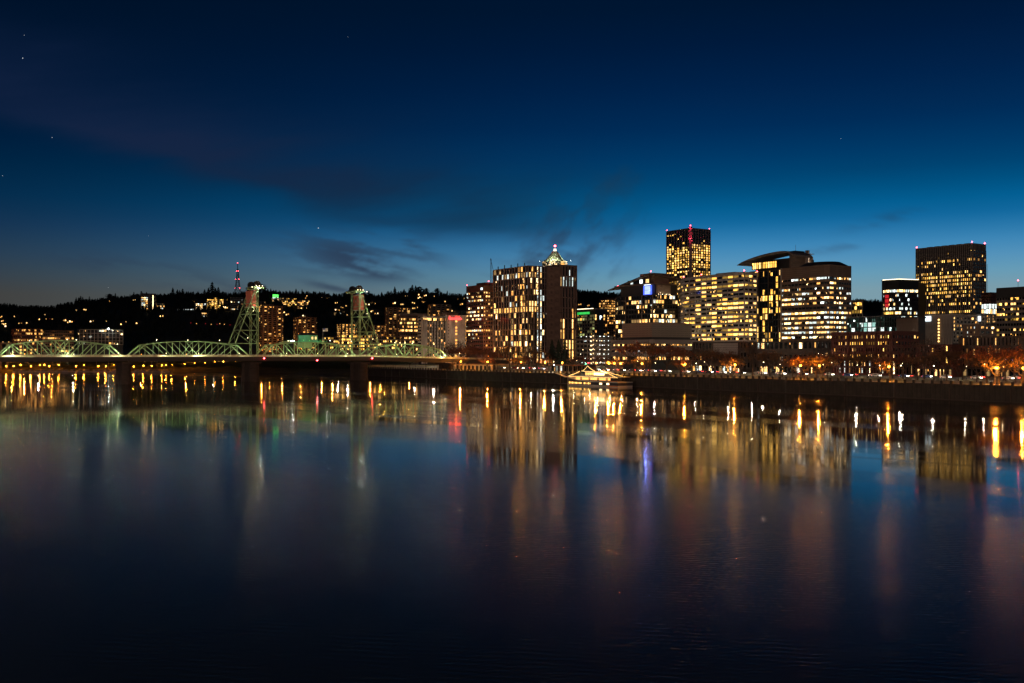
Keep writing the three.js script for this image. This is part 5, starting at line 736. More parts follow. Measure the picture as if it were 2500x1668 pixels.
// ================================================================ the lift bridge
{
  const bx0 = -171.7, bz0 = 650, TH = Math.atan2(0.5776, 0.8163), g = thing('lift_bridge', 'green steel truss lift bridge with two towers crossing the river', 'bridge', new THREE.Vector3(bx0, 0, -bz0), TH);
  const G = M.greenSteel; const deckY = a => 16.3 - 0.024 * Math.max(0, a - 76), Z = 6.2;
  const grp = (name, x) => { const o = new THREE.Group(); o.name = name; o.position.x = x; g.add(o); return o; };
  // deck in lengths, each with edge_girder and floor_beam coloured near-black for shade, pavement and railing
  const cuts = [-300, -225, -150, -79, -1, 80, 150, 200]; 
  for (let i = 0; i + 1 < cuts.length; i++) {
    const a0 = cuts[i] + 0.05, a1 = cuts[i + 1] - 0.05, y0 = deckY(a0), y1 = deckY(a1), d = grp('deck_span', 0), n = Math.round((a1 - a0) / 2.6);
    beam(d, 'roadway', M.asphalt, [a0, y0 - 0.3, 0], [a1, y1 - 0.3, 0], 20, 0.6);
    for (const z of [-9.4, 9.4]) { beam(d, 'pavement', M.pave, [a0, y0 + 0.08, z], [a1, y1 + 0.08, z], 2.6, 0.16); beam(d, 'edge_girder', M.girderShade, [a0, y0 - 1.5, z * 1.05], [a1, y1 - 1.5, z * 1.05], 0.5, 2.2); beam(d, 'handrail', M.cream, [a0, y0 + 1.35, z * 1.1], [a1, y1 + 1.35, z * 1.1], 0.14, 0.16); beam(d, 'mid_rail', M.cream, [a0, y0 + 0.75, z * 1.1], [a1, y1 + 0.75, z * 1.1], 0.08, 0.1); beam(d, 'road_barrier', M.cream, [a0, y0 + 0.55, z * 0.79], [a1, y1 + 0.55, z * 0.79], 0.25, 0.95);
      if (z > 0) for (let k = 0; k <= n; k++) { const a = mix(a0, a1, k / n); bx(d, 'rail_post', G, a, mix(y0, y1, k / n) + 0.65, z * 1.115, 0.16, 1.5, 0.16); } }
    for (let k = 0; k < 9; k++) { const a = mix(a0, a1, (k + 0.5) / 9); bx(d, 'floor_beam', M.girderShade, a, mix(y0, y1, (k + 0.5) / 9) - 1.6, 0, 0.5, 1.8, 19); }
  }
  // truss spans
  const truss = (a0, a1, hEnd, hMid, flat) => {
    const t = grp('truss_span', 0), n = 9, X = k => mix(a0, a1, k / n), Y = k => deckY(X(k)) + 0.2, T = k => Y(k) + mix(hEnd, hMid, 1 - ((k - n / 2) / (n / 2 - 1)) ** 2 * (flat ? 0.7 : 1));
    for (const z of [-Z, Z]) {
      beam(t, 'bottom_chord', G, [X(0), Y(0) - 0.4, z], [X(n), Y(n) - 0.4, z], 0.55, 0.8);
      beam(t, 'end_post', G, [X(0), Y(0), z], [X(1), T(1), z], 0.75, 0.75); beam(t, 'end_post', G, [X(n), Y(n), z], [X(n - 1), T(n - 1), z], 0.75, 0.75);
      for (let k = 1; k < n; k++) { beam(t, 'vertical', G, [X(k), Y(k), z], [X(k), T(k), z], 0.36, 0.36); if (k < n - 1) beam(t, 'top_chord', G, [X(k), T(k), z], [X(k + 1), T(k + 1), z], 0.42, 0.42); }
      for (let k = 1; k < n - 1; k++) { const L = k < 4 ? [[k, k + 1]] : k > 4 ? [[k + 1, k]] : [[4, 5], [5, 4]]; for (const [p, q] of L) beam(t, 'diagonal', G, [X(p), T(p) - 0.2, z], [X(q), Y(q), z], 0.36, 0.42); }
    }
    for (let k = 1; k < n; k++) { beam(t, 'sway_strut', G, [X(k), T(k) - 0.1, -Z], [X(k), T(k) - 0.1, Z], 0.45, 0.45); if (k < n - 1) for (const e of [-1, 1]) beam(t, 'top_lateral', G, [X(k), T(k) + 0.1, -Z * e], [X(k + 1), T(k + 1) + 0.1, Z * e], 0.25, 0.3); }
    return T;
  };
  truss(-300, -230, 7.0, 9.4); truss(-222, -153, 7.0, 9.4); truss(-148, -81, 7.0, 9.4); truss(-76, -2, 7.2, 9.6); truss(6, 74, 6.8, 9.4, true); truss(82, 149, 6.2, 9.8);
  // towers
  const lampsAt = [];
  const tower = (c, dir) => {
    const t = grp('lift_tower', c), yb = 16.2, yt = 61, back = y => -dir * mix(14.5, 1.6, clamp((y - 25) / (yt - 27))) * -1;
    // back leg leans towards the side span: dir -1 = left, +1 = right
    const bxp = y => dir * mix(14.8, 1.8, clamp((y - 25) / (yt - 2 - 25))); void back;
    const lv = [25, 33.6, 44, 51, 58.8];
    for (const z of [-Z, Z]) {
      beam(t, 'front_column', G, [-0.5 * dir, yb - 1, z], [-0.5 * dir, yt, z], 0.5, 0.32); beam(t, 'front_column', G, [0.5 * dir, yb - 1, z], [0.5 * dir, yt, z], 0.5, 0.32);
      for (let y = yb; y < yt - 3; y += 3.2) beam(t, 'lacing', G, [-0.5, y, z], [0.5, y + 3.0, z], 0.2, 0.22);
      beam(t, 'back_leg', G, [bxp(25), 25, z], [bxp(yt - 2), yt - 2, z], 0.55, 0.55);
      for (let i = 0; i < lv.length; i++) { beam(t, 'strut', G, [0, lv[i], z], [bxp(lv[i]), lv[i], z], 0.3, 0.36); if (i + 1 < lv.length) beam(t, 'diagonal', G, i % 2 ? [0, lv[i], z] : [bxp(lv[i + 1]), lv[i + 1], z], i % 2 ? [bxp(lv[i + 1]), lv[i + 1], z] : [0, lv[i], z], 0.28, 0.32); }
      beam(t, 'top_beam', G, [dir * 2.4, yt, z], [-dir * 4.5, yt, z], 0.7, 0.9);
    }
    for (const y of lv) { beam(t, 'cross_strut', G, [0, y, -Z], [0, y, Z], 0.5, 0.5); beam(t, 'cross_strut', G, [bxp(y), y, -Z], [bxp(y), y, Z], 0.45, 0.45); }
    for (let i = 0; i + 1 < lv.length; i++) { beam(t, 'cross_brace', G, [0, lv[i], -Z], [0, lv[i + 1], Z], 0.2, 0.24); beam(t, 'cross_brace', G, [0, lv[i], Z], [0, lv[i + 1], -Z], 0.2, 0.24); beam(t, 'cross_brace', G, [bxp(lv[i]), lv[i], -Z], [bxp(lv[i + 1]), lv[i + 1], Z], 0.2, 0.24); beam(t, 'cross_brace', G, [bxp(lv[i]), lv[i], Z], [bxp(lv[i + 1]), lv[i + 1], -Z], 0.2, 0.24); }
    bx(t, 'counterweight', M.redWeight, dir * 2.2, 54.2, 0, 3.4, 10.6, 9.6); bx(t, 'counterweight_rim', M.hullWhite, dir * 2.2, 48.7, 0, 3.7, 0.5, 9.9);
    bx(t, 'top_platform', G, -dir * 0.6, yt + 0.7, 0, 7.5, 0.5, 15.5);
    for (const z of [-5.2, 5.2]) { const w = part(t, 'sheave', new THREE.CylinderGeometry(2.4, 2.4, 1.3, 20), M.black); w.rotation.x = Math.PI / 2; w.position.set(0, yt + 2.4, z); }
    bx(t, 'machine_hood', M.black, 0, yt + 2.2, 0, 3.6, 2.6, 8.4);
    for (let k = -1; k <= 1; k++) { ball(t, 'top_lamp', M.whiteLamp, k * 2 - 0.5 * dir, yt + 1.4, 8.2, 0.22); lampsAt.push(k); }
    ball(t, 'top_lamp', M.whiteLamp, dir * 4.4, yt + 0.4, 8.2, 0.22);
    light(t, -0.5 * dir, yt - 0.6, 9.2, cCool, 120); light(t, dir * 8, 28.5, Z + 4, cGreen, 300); ball(t, 'flood_lamp', M.whiteLamp, dir * 8, 28.5, Z + 4, 0.2); bx(t, 'lamp_bracket', G, dir * 8, 28.0, Z + 2, 0.15, 0.15, 4); light(t, dir * 4, 46, Z + 3, cGreen, 55); ball(t, 'flood_lamp', M.whiteLamp, dir * 4, 46, Z + 3, 0.16); bx(t, 'lamp_bracket', G, dir * 4, 45.7, Z + 1.5, 0.15, 0.15, 3);
    light(t, dir * 2.6, 47.2, 7.2, rgb(1, 0.7, 0.5), 45); ball(t, 'weight_lamp', M.bulb, dir * 2.6, 47.2, 7.2, 0.12); bx(t, 'lamp_bracket', G, dir * 2.6, 47.0, 6.6, 0.12, 0.12, 1.2);
  };
  tower(3.3, -1); tower(76.8, 1);
  // operator house on the lift span, lit green, with a flag
  {
    const h = grp('operator_house', 41), y = 26.6, hm = std(0.1, 0.5, 0.27, 0.6); const q = new THREE.CylinderGeometry(5.6, 5.6, 4.2, 8); q.rotateY(Math.PI / 8); const c = part(h, 'house_wall', q, hm); c.position.set(0, y + 2.1, 0); c.scale.set(1.25, 1, 0.9);
    const rf = new THREE.CylinderGeometry(3, 7.0, 1.5, 8); rf.rotateY(Math.PI / 8); const ro = part(h, 'house_roof', rf, M.dark); ro.position.set(0, y + 5.0, 0); ro.scale.set(1.25, 1, 0.9); bx(h, 'balcony', hm, 1.5, y - 0.15, 1, 19, 0.35, 12.6); for (let k = 0; k < 10; k++) bx(h, 'baluster', hm, -7.5 + k * 2, y + 0.5, 7.2, 0.1, 1.1, 0.1); beam(h, 'balcony_rail', hm, [-8, y + 1.05, 7.2], [11, y + 1.05, 7.2], 0.1);
    for (const x of [1.2, 3.6]) { const m = part(h, 'window', PAT.solid[0], [M.glass, M.pale]); m.position.set(x, y + 2.3, 4.72); m.scale.set(1, 1.7, 1); } bx(h, 'support', G, -2, y - 2.2, 0, 7, 4, 8);
    for (const x of [-6.4, -2, 5.5]) { light(h, x, y + 0.7, 7.6, rgb(0.03, 1, 0.42), 240); ball(h, 'green_lamp', M.greenSign, x, y + 0.7, 7.6, 0.2); }
    cyl(h, 'flag_pole', M.hullWhite, 9.6, y + 4.6, 3, 0.12, 9.2); const fl = part(h, 'flag', new THREE.PlaneGeometry(3.6, 2.2, 8, 1), std(0.6, 0.62, 0.55, 0.9, 0, { side: THREE.DoubleSide })); { const p = fl.geometry.attributes.position; for (let i = 0; i < p.count; i++) p.setZ(i, Math.sin(p.getX(i) * 2) * 0.25); } fl.position.set(11.5, y + 8, 3); const ct = part(fl, 'flag_canton', new THREE.PlaneGeometry(1.4, 1.1), std(0.05, 0.1, 0.4, 0.9, 0, { side: THREE.DoubleSide })); ct.position.set(-1.1, 0.55, 0.3);
    ball(h, 'house_lamp', M.coolLamp, 13.4, y + 0.6, 6.4, 0.2); light(h, 11, y + 3, 7, cCool, 20);
    const gn = grp('gantry', 24); beam(gn, 'gantry_beam', G, [-6, 25.6, Z], [4, 27.2, Z], 0.4, 0.5); beam(gn, 'gantry_beam', G, [-6, 25.2, Z + 1.4], [4, 26.2, Z + 1.4], 0.3); for (let k = 0; k < 3; k++) ball(gn, 'gantry_lamp', M.coolLamp, 1.5 + k, 26.9, Z + 2, 0.26); light(gn, 2.5, 27.6, Z + 3, cCool, 60);
  }
  // piers
  const pier = (a, w, top) => { const p = grp('pier', a); const sh = new THREE.CylinderGeometry(w / 2, w / 2 + 0.4, top + 4, 16); for (const z of [-6.5, 6.5]) { const c = part(p, 'shaft', sh, M.pier); c.position.set(0, top / 2 - 2, z); } bx(p, 'web_wall', M.pier, 0, top / 2 - 2.05, 0, w * 0.72, top + 3.9, 13); bx(p, 'pier_cap', M.pier, 0, top + 0.3, 0, w + 1.2, 1.2, 22); };
  pier(-79, 5.4, 12.2); pier(-151, 5.4, 12.2); pier(-227, 5.4, 12.2); pier(0.6, 6.2, 12.2); pier(79, 6.2, 11.6); pier(150, 3, 10.6);
  for (let a = 165; a < 200; a += 12) for (const z of [-7, 7]) bx(g, 'approach_column', M.pier, a, 6, z, 1.2, 14, 1.2);
  for (const [a, y] of [[6, 15.4], [43, 13.9], [84, 15.2]]) { ball(g, 'navigation_light', M.beacon, a, y, 10.8, 0.5); bx(g, 'light_bracket', M.dark, a, y + 0.6, 10.3, 0.1, 0.1, 1.1); }
  // lamp posts along the near pavement: they light the trusses and the rail
  const lp = [-292, -248, -204, -172, -142, -112, -84, -56, -36, -10, 22, 44, 66, 88, 104, 122, 144];
  lp.forEach((a, i) => { const y = deckY(a), p = grp('lamp_post', a); cyl(p, 'post', G, 0, y + 1.3, 10.0, 0.09, 2.4); bx(p, 'bracket', G, 0, y + 2.4, 9.6, 0.1, 0.1, 0.9); ball(p, 'lamp_globe', M.whiteLamp, 0, y + 2.3, 9.2, 0.17); light(p, 0, y + 2.3, 9.2, cGreen, i % 2 ? 230 : 430, 5); });
  // bright lamps on top of the trusses
  for (const a of [-132, -112, -107, -84, -61, -42, -22, 24, 70, 104, 108, 112, 118, 136, 158]) { const p = grp('truss_lamp', a), y = deckY(a) + (a > 150 ? 4 : a < -76 ? mix(7, 10, 1 - Math.abs((a + 114.5) / 33) ** 2) : 10.2); cyl(p, 'post', G, 0, y - 0.6, 6.6, 0.08, 1.6); ball(p, 'lamp_globe', M.whiteLamp, 0, y + 0.3, 6.9, 0.22); light(p, 0, y + 0.3, 7.0, cWhite, 40, 5); }
  // traffic on the deck
  var bridgeAt = (a, z) => { const v = new THREE.Vector3(a, deckY(a) + 0.02, z).applyAxisAngle(new THREE.Vector3(0, 1, 0), TH); return v.add(g.position); }; var bridgeTurn = TH;
}

// ================================================================ cars
function makeCar(col) {
  const o = new THREE.Group(), body = std(...col, 0.3, 0.2);
  const sh = new THREE.Shape([[-2.2, 0.35], [2.2, 0.35], [2.25, 0.8], [1.3, 0.98], [0.7, 1.45], [-1.1, 1.48], [-1.7, 1.0], [-2.25, 0.95]].map(p => new THREE.Vector2(...p)));
  const q = new THREE.ExtrudeGeometry(sh, { depth: 1.6, bevelEnabled: true, bevelSize: 0.08, bevelThickness: 0.08, bevelSegments: 1 }); q.translate(0, 0, -0.8); part(o, 'body', q, body);
  const ws = new THREE.Shape([[1.15, 1.02], [0.66, 1.38], [-1.05, 1.4], [-1.5, 1.02]].map(p => new THREE.Vector2(...p))); const wq = new THREE.ExtrudeGeometry(ws, { depth: 1.82, bevelEnabled: false }); wq.translate(0, 0, -0.91); part(o, 'side_window', wq, M.glass);
  for (const x of [-1.35, 1.4]) for (const z of [-0.82, 0.82]) { const w = part(o, 'wheel', new THREE.CylinderGeometry(0.33, 0.33, 0.24, 12), M.black); w.rotation.x = Math.PI / 2; w.position.set(x, 0.33, z); }
  for (const z of [-0.62, 0.62]) { bx(o, 'headlight', M.headlamp, 2.3, 0.72, z, 0.12, 0.2, 0.42); bx(o, 'taillight', M.taillamp, -2.32, 0.8, z, 0.1, 0.2, 0.4); }
  return o;
}
{
  const kinds = [['silver', [0.5, 0.5, 0.5]], ['black', [0.02, 0.02, 0.022]], ['white', [0.75, 0.74, 0.7]], ['red', [0.4, 0.03, 0.02]], ['blue', [0.04, 0.08, 0.25]]].map(([n, c]) => { const o = makeCar(c); return [n, o]; });
  const r = rng(123), add = (where, pos, turn, group) => { const [n, o] = kinds[(r() * kinds.length) | 0], c = o.clone(); c.name = numbered('car'); c.position.copy(pos); c.rotation.y = turn; scene.add(c); tag(c, `${n} car with its lamps lit, driving ${where}`, 'car', group); };
  // facing along the wall: towards the camera (local -D) or away
  const toCam = Math.atan2(-D1, -D0), away = toCam + Math.PI;
  for (let s = -30; s < 470; s += 11 + r() * 7) add('on the riverside road behind the park trees', at(s, 78.5 + (r() < 0.5 ? 0 : 3), 6.435), toCam, 'cars on the riverside road');
  for (let s = -30; s < 470; s += 13 + r() * 9) add('on the riverside road behind the park trees', at(s, 86 + (r() < 0.5 ? 0 : 3), 6.435), away, 'cars on the riverside road');
  for (let a = -150; a < 175; a += 9 + r() * 7) add('across the green lift bridge', bridgeAt(a, r() < 0.5 ? 2.2 : 4.6), bridgeTurn, 'cars crossing the lift bridge');
  for (let a = -150; a < 175; a += 10 + r() * 9) add('across the green lift bridge', bridgeAt(a, r() < 0.5 ? -2.2 : -4.6), bridgeTurn + Math.PI, 'cars crossing the lift bridge');
}

// ================================================================ lamps along the water and the road
const parkNear = px => px < 1205 ? 'by the cream arcade' : px < 1340 ? 'in front of the brown courthouse' : px < 1440 ? 'by the flat-roofed pavilion' : px < 1512 ? 'in front of the parking garage' : px < 1690 ? 'in front of the concrete hall' : px < 1850 ? 'in front of the pale panel wall' : px < 2032 ? 'in front of the long low dark building' : px < 2240 ? 'in front of the red brick building' : px < 2345 ? 'in front of the blank-sided block' : 'in front of the pillared building';
function lampPost(name, label, group, s, w, o) {
  const y0 = gAt(s, w), g = thing(name, label, 'street lamp', at(s, w, y0), 0, group), H = o.h;
  const prof = [[0.22, 0], [0.24, 0.3], [0.12, 0.5], [0.09, 1.2], [0.065, H - 0.5], [0.1, H - 0.3], [0.12, H - 0.24]].map(p => new THREE.Vector2(...p)); part(g, 'post', new THREE.LatheGeometry(prof, 10), M.lampIron);
  const gl = o.twin ? [-0.7, 0.7] : [0]; if (o.twin) bx(g, 'arm', M.lampIron, 0, H - 0.28, 0, 0.08, 0.08, 1.5);
  for (const d of gl) { ball(g, 'lamp_globe', o.mat, 0, H + (o.R ?? 0.24), d, o.R ?? 0.24); cyl(g, 'lamp_cap', M.lampIron, 0, H + 2 * (o.R ?? 0.24) + 0.04, d, 0.14, 0.1); light(g, -0.62, H + 0.3, d + 0.2, o.col, o.I / gl.length, 11); }
  return g;
}
{
  // promenade lamps: orange
  for (const [px, tw] of [[1101, 0], [1125, 1], [1191, 0], [1272, 1], [1331, 0], [1373, 0], [1456, 0], [1487, 1], [1500, 0], [1516, 0], [1568, 0], [1673, 0], [1795, 0], [1955, 0], [2001, 0], [2171, 0], [2434, 1], [2499, 0]]) {
    const [s, w] = pxW(px, 9); lampPost('promenade_lamp', (tw ? 'twin-globe orange promenade lamp ' : 'single-globe orange promenade lamp ') + parkNear(px), tw ? 'twin orange lamps on the promenade' : 'orange lamps on the promenade', s, w, { h: 5.9, mat: M.sodium, col: cSodium, I: tw ? 1500 : 1100, twin: tw, R: 0.46 });
  }
  for (const s of [-60, -95, -130]) lampPost('promenade_lamp', 'single-globe orange street lamp on the riverside promenade', 'orange lamps on the promenade', s, 9, { h: 5.9, mat: M.sodium, col: cSodium, I: 850 });
  // road lamps: warm white
  for (const px of [1352, 1467, 1521, 1600, 1700, 1781, 1838, 1905, 2010, 2093, 2148, 2200, 2280, 2360, 2450]) { const [s, w] = pxW(px, 69); lampPost('road_lamp', 'white globe road lamp ' + parkNear(px), 'white lamps along the riverside road', s, w, { h: 5.8, mat: M.whiteLamp, col: cWhite, I: 150 }); }
  for (const s of [-60, -100, -140, 480, 520, 600, 640]) lampPost('road_lamp', 'white globe street lamp beside the riverside road', 'white lamps along the riverside road', s, 69, { h: 5.8, mat: M.whiteLamp, col: cWhite, I: 150 });
  for (const s of [30, 75, 120, 165, 215, 265, 330, 400, 460]) lampPost('road_lamp', 'white globe street lamp on the city side of the riverside road', 'white lamps on the city pavement', s, 100, { h: 6.5, mat: M.whiteLamp, col: cWhite, I: 110 });
  // taller lamps in the side streets between the blocks
  for (const [s, w] of [[60, 178], [140, 178], [215, 178], [300, 178], [380, 178], [470, 178], [60, 300], [140, 300], [230, 300], [320, 300], [420, 300], [60, 420], [160, 420], [260, 420], [360, 420], [470, 420]]) lampPost('avenue_lamp', 'tall white street lamp in an avenue between the office blocks', 'lamps in the avenues', s, w, { h: 11, mat: M.whiteLamp, col: cWhite, I: 900 });
  // unseen high-mast lamps added on the east bank to brighten the facades
  for (let k = 0; k < 11; k++) { const s = -720 + k * 92, w = -440 - (k % 2) * 25, g = thing('added_mast_lamp', 'added unseen high-mast fill lamp on the east bank', 'street lamp', at(s, w, 5), 0, 'added fill lamps on the east bank'); cyl(g, 'mast', M.steel, 0, 16, 0, 0.3, 32); cyl(g, 'lamp_ring', M.steel, 0, 32.2, 0, 1.2, 0.2); for (let j = 0; j < 6; j++) bx(g, 'lamp_head', M.whiteLamp, Math.cos(j * 1.047) * 1.3, 31.9, Math.sin(j * 1.047) * 1.3, 0.4, 0.3, 0.4); light(g, 0, 31.2, 0, rgb(1, 0.62, 0.44), 74000, 30); }
  // cool floodlight and lamp by the boat landing
  { const [s, w] = pxW(1352.6, 14); lampPost('landing_lamp', 'cool white lamp beside the boat landing ramp', null, s, w, { h: 4.4, mat: M.coolLamp, col: rgb(0.8, 1, 1), I: 420 }); }
  // far bank lamps left of the lift bridge
  for (const [px, w0] of [[33, 4], [75, 4], [185, 4], [297, 4], [326, 4], [451, 4], [500, 4], [545, 5], [715, 6], [745, 6], [806, 7], [855, 6], [420, 5], [120, 5], [240, 5], [15, 5], [258, 5], [370, 5], [50, 9], [97, 10], [108, 8], [143, 9], [205, 8], [277, 10], [350, 9], [395, 8], [405, 10], [475, 8], [525, 9], [575, 9], [660, 9], [690, 8], [775, 9], [830, 9]]) { let z = 1017; for (let k = 0; k < 40; k++) { const [s, w] = swOf(rr(px) * z, z); if (w > shore(s) + w0) break; z += 6; if (k === 0) z -= 140; } const [s, w] = swOf(rr(px) * z, z); lampPost('shore_lamp', 'orange lamp on the far bank beyond the bridge', 'orange lamps on the far bank', s, w, { h: 4.6, mat: M.sodiumFar, col: cSodium, I: 130, R: 0.45 }); }
  for (const [px, z, c, I] of [[18, 1090, 0], [30, 1110, 0], [60, 1085, 0], [95, 1090, 1], [128, 1095, 0], [180, 1090, 1], [345, 1110, 0], [455, 1120, 0], [521, 1120, 1], [610, 1130, 0], [690, 1090, 0], [787, 1010, 0], [813, 1000, 0], [826, 1000, 1], [850, 990, 1], [905, 960, 0], [930, 970, 0], [940, 940, 0], [1000, 960, 0], [640, 1340, 0, 2600], [735, 1360, 0, 2600], [965, 1340, 0, 2200], [1060, 965, 1, 2600], [1105, 960, 1, 2600], [1192, 985, 0, 1800], [1078, 900, 1], [1126, 900, 1]]) { const [s, w] = swOf(rr(px) * z, z); lampPost('district_lamp', c ? 'white street lamp in the district south of the bridge' : 'orange street lamp in the district south of the bridge', c ? 'white lamps south of the bridge' : 'orange lamps south of the bridge', s, w, { h: 9, mat: c ? M.whiteLamp : M.sodium, col: c ? cWhite : cSodium, I: I ?? 600 }); }  // stronger lamps by the hotel and apartment towers are added to brighten them
}
// post lamps added to stand in for car lights on the hillside roads
for (const [px, py] of [[106, 786], [113, 787], [122, 788], [128, 788.5], [162, 790], [172, 791], [182, 792], [228, 793], [260, 794], [308, 795], [345, 797], [466, 799], [480, 801], [502, 800], [516, 802], [530, 803], [537, 801], [548, 803], [562, 803], [575, 804]]) { const [X, z] = onHill(px, py + 1.5), g = thing('stand_in_road_lamp', 'small lamp added for car lights on the road crossing the dark hillside', 'street lamp', new THREE.Vector3(X, ground(X, z) - 0.3, -z), 0, 'lamps added for car lights on the hillside road'); cyl(g, 'post', M.lampIron, 0, 4, 0, 0.12, 8); bx(g, 'arm', M.lampIron, 0, 8, 0.6, 0.1, 0.1, 1.4); ball(g, 'lamp_globe', px % 4 < 2 ? M.amberHi : M.redWin, 0, 7.8, 1.2, 0.6); }
// traffic signal
{ const [s, w] = pxW(1437, 68), g = thing('traffic_signal', 'traffic signal showing red and green by the boat landing', 'traffic signal', at(s, w, 6.42), GRID); cyl(g, 'post', M.lampIron, 0, 3, 0, 0.1, 6); bx(g, 'arm', M.lampIron, -1.4, 5.9, 0, 3, 0.12, 0.12); bx(g, 'signal_head', M.black, -0.3, 5.3, 0.3, 0.45, 1.2, 0.3); bx(g, 'signal_head', M.black, -2.6, 5.3, 0.3, 0.45, 1.2, 0.3); ball(g, 'red_signal_light', glow(1, 0.04, 0.05, 60), -0.55, 5.6, 0.5, 0.24); ball(g, 'green_signal_light', glow(0.05, 1, 0.35, 40), -2.85, 5.0, 0.5, 0.2); light(g, -0.8, 5.6, 0.8, rgb(1, 0.05, 0.05), 60); }

// ================================================================ trees of the riverside park
function treeGeo(seed, o) {
  const r = rng(seed), wood = [], tips = [];
  const seg = (p, q, a, b) => { const d = new THREE.Vector3().subVectors(q, p), L = d.length(), c = new THREE.CylinderGeometry(b, a, L, a > 0.12 ? 7 : 4, 1, true); c.translate(0, L / 2, 0); c.applyQuaternion(new THREE.Quaternion().setFromUnitVectors(new THREE.Vector3(0, 1, 0), d.normalize())); c.translate(p.x, p.y, p.z); wood.push(c); };
  const grow = (p, dir, len, rad, depth) => {
    let a = p.clone(), d = dir.clone(); const n = depth === 0 ? 3 : 2;
    for (let i = 0; i < n; i++) { d.add(new THREE.Vector3((r() - 0.5) * 0.25, 0.06, (r() - 0.5) * 0.25)).normalize(); const b = a.clone().addScaledVector(d, len / n), r1 = rad * (1 - 0.35 * (i + 1) / n); seg(a, b, rad * (1 - 0.35 * i / n), r1); a = b; }
    if (depth >= o.depth) { tips.push(a); return; }
    if (depth >= o.depth - 1) tips.push(a.clone());
    const k = depth === 0 ? o.limbs : 2 + (r() * 1.6 | 0);
    for (let i = 0; i < k; i++) { const ax = new THREE.Vector3(Math.cos(i / k * 6.28 + r()), 0, Math.sin(i / k * 6.28 + r())), nd = d.clone().multiplyScalar(depth === 0 ? o.up : 0.8).addScaledVector(ax, o.spread * (0.7 + 0.5 * r())).normalize(); grow(a, nd, len * (depth === 0 ? o.limbLen : 0.74) * (0.8 + 0.4 * r()), rad * 0.6, depth + 1); }
    if (depth === 0 && o.leader) grow(a, d, len * 0.9, rad * 0.62, 1);
  };
  grow(new THREE.Vector3(), new THREE.Vector3(0, 1, 0), o.trunk, o.rad, 0);
  const W = mergeGeometries(wood), pos = [];
  for (const t of tips) for (let i = 0; i < o.leaves; i++) {
    const c = new THREE.Vector3((r() + r() - 1) * o.puff, (r() + r() - 1) * o.puff * 0.8, (r() + r() - 1) * o.puff).add(t), s = o.leaf * (0.6 + 0.8 * r()), u = new THREE.Vector3(r() - 0.5, r() - 0.5, r() - 0.5).normalize().multiplyScalar(s), v = new THREE.Vector3(r() - 0.5, r() - 0.5, r() - 0.5).normalize().multiplyScalar(s);
    const A = c.clone().sub(u), B = c.clone().add(v), C = c.clone().add(u), D = c.clone().sub(v); for (const q of [A, B, C, A, C, D]) pos.push(q.x, q.y, q.z);
  }
  const L = new THREE.BufferGeometry(); L.setAttribute('position', new THREE.Float32BufferAttribute(pos, 3)); L.computeVertexNormals();
  return [W, L];
}
const TV = {
  round: [0, 1, 2].map(i => treeGeo(200 + i, { depth: 4, trunk: 3.0, rad: 0.3, limbs: 5, up: 0.9, spread: 0.85, limbLen: 0.95, leaves: 9, puff: 0.9, leaf: 0.24 })),
  bare: [0, 1, 2].map(i => treeGeo(220 + i, { depth: 5, trunk: 4.6, rad: 0.34, limbs: 4, up: 1.4, spread: 0.6, limbLen: 0.8, leaves: 1, puff: 0.5, leaf: 0.16, leader: true })),
  thin: [0, 1].map(i => treeGeo(240 + i, { depth: 4, trunk: 2.6, rad: 0.24, limbs: 4, up: 0.7, spread: 0.95, limbLen: 1.0, leaves: 4, puff: 0.7, leaf: 0.22 })),
};
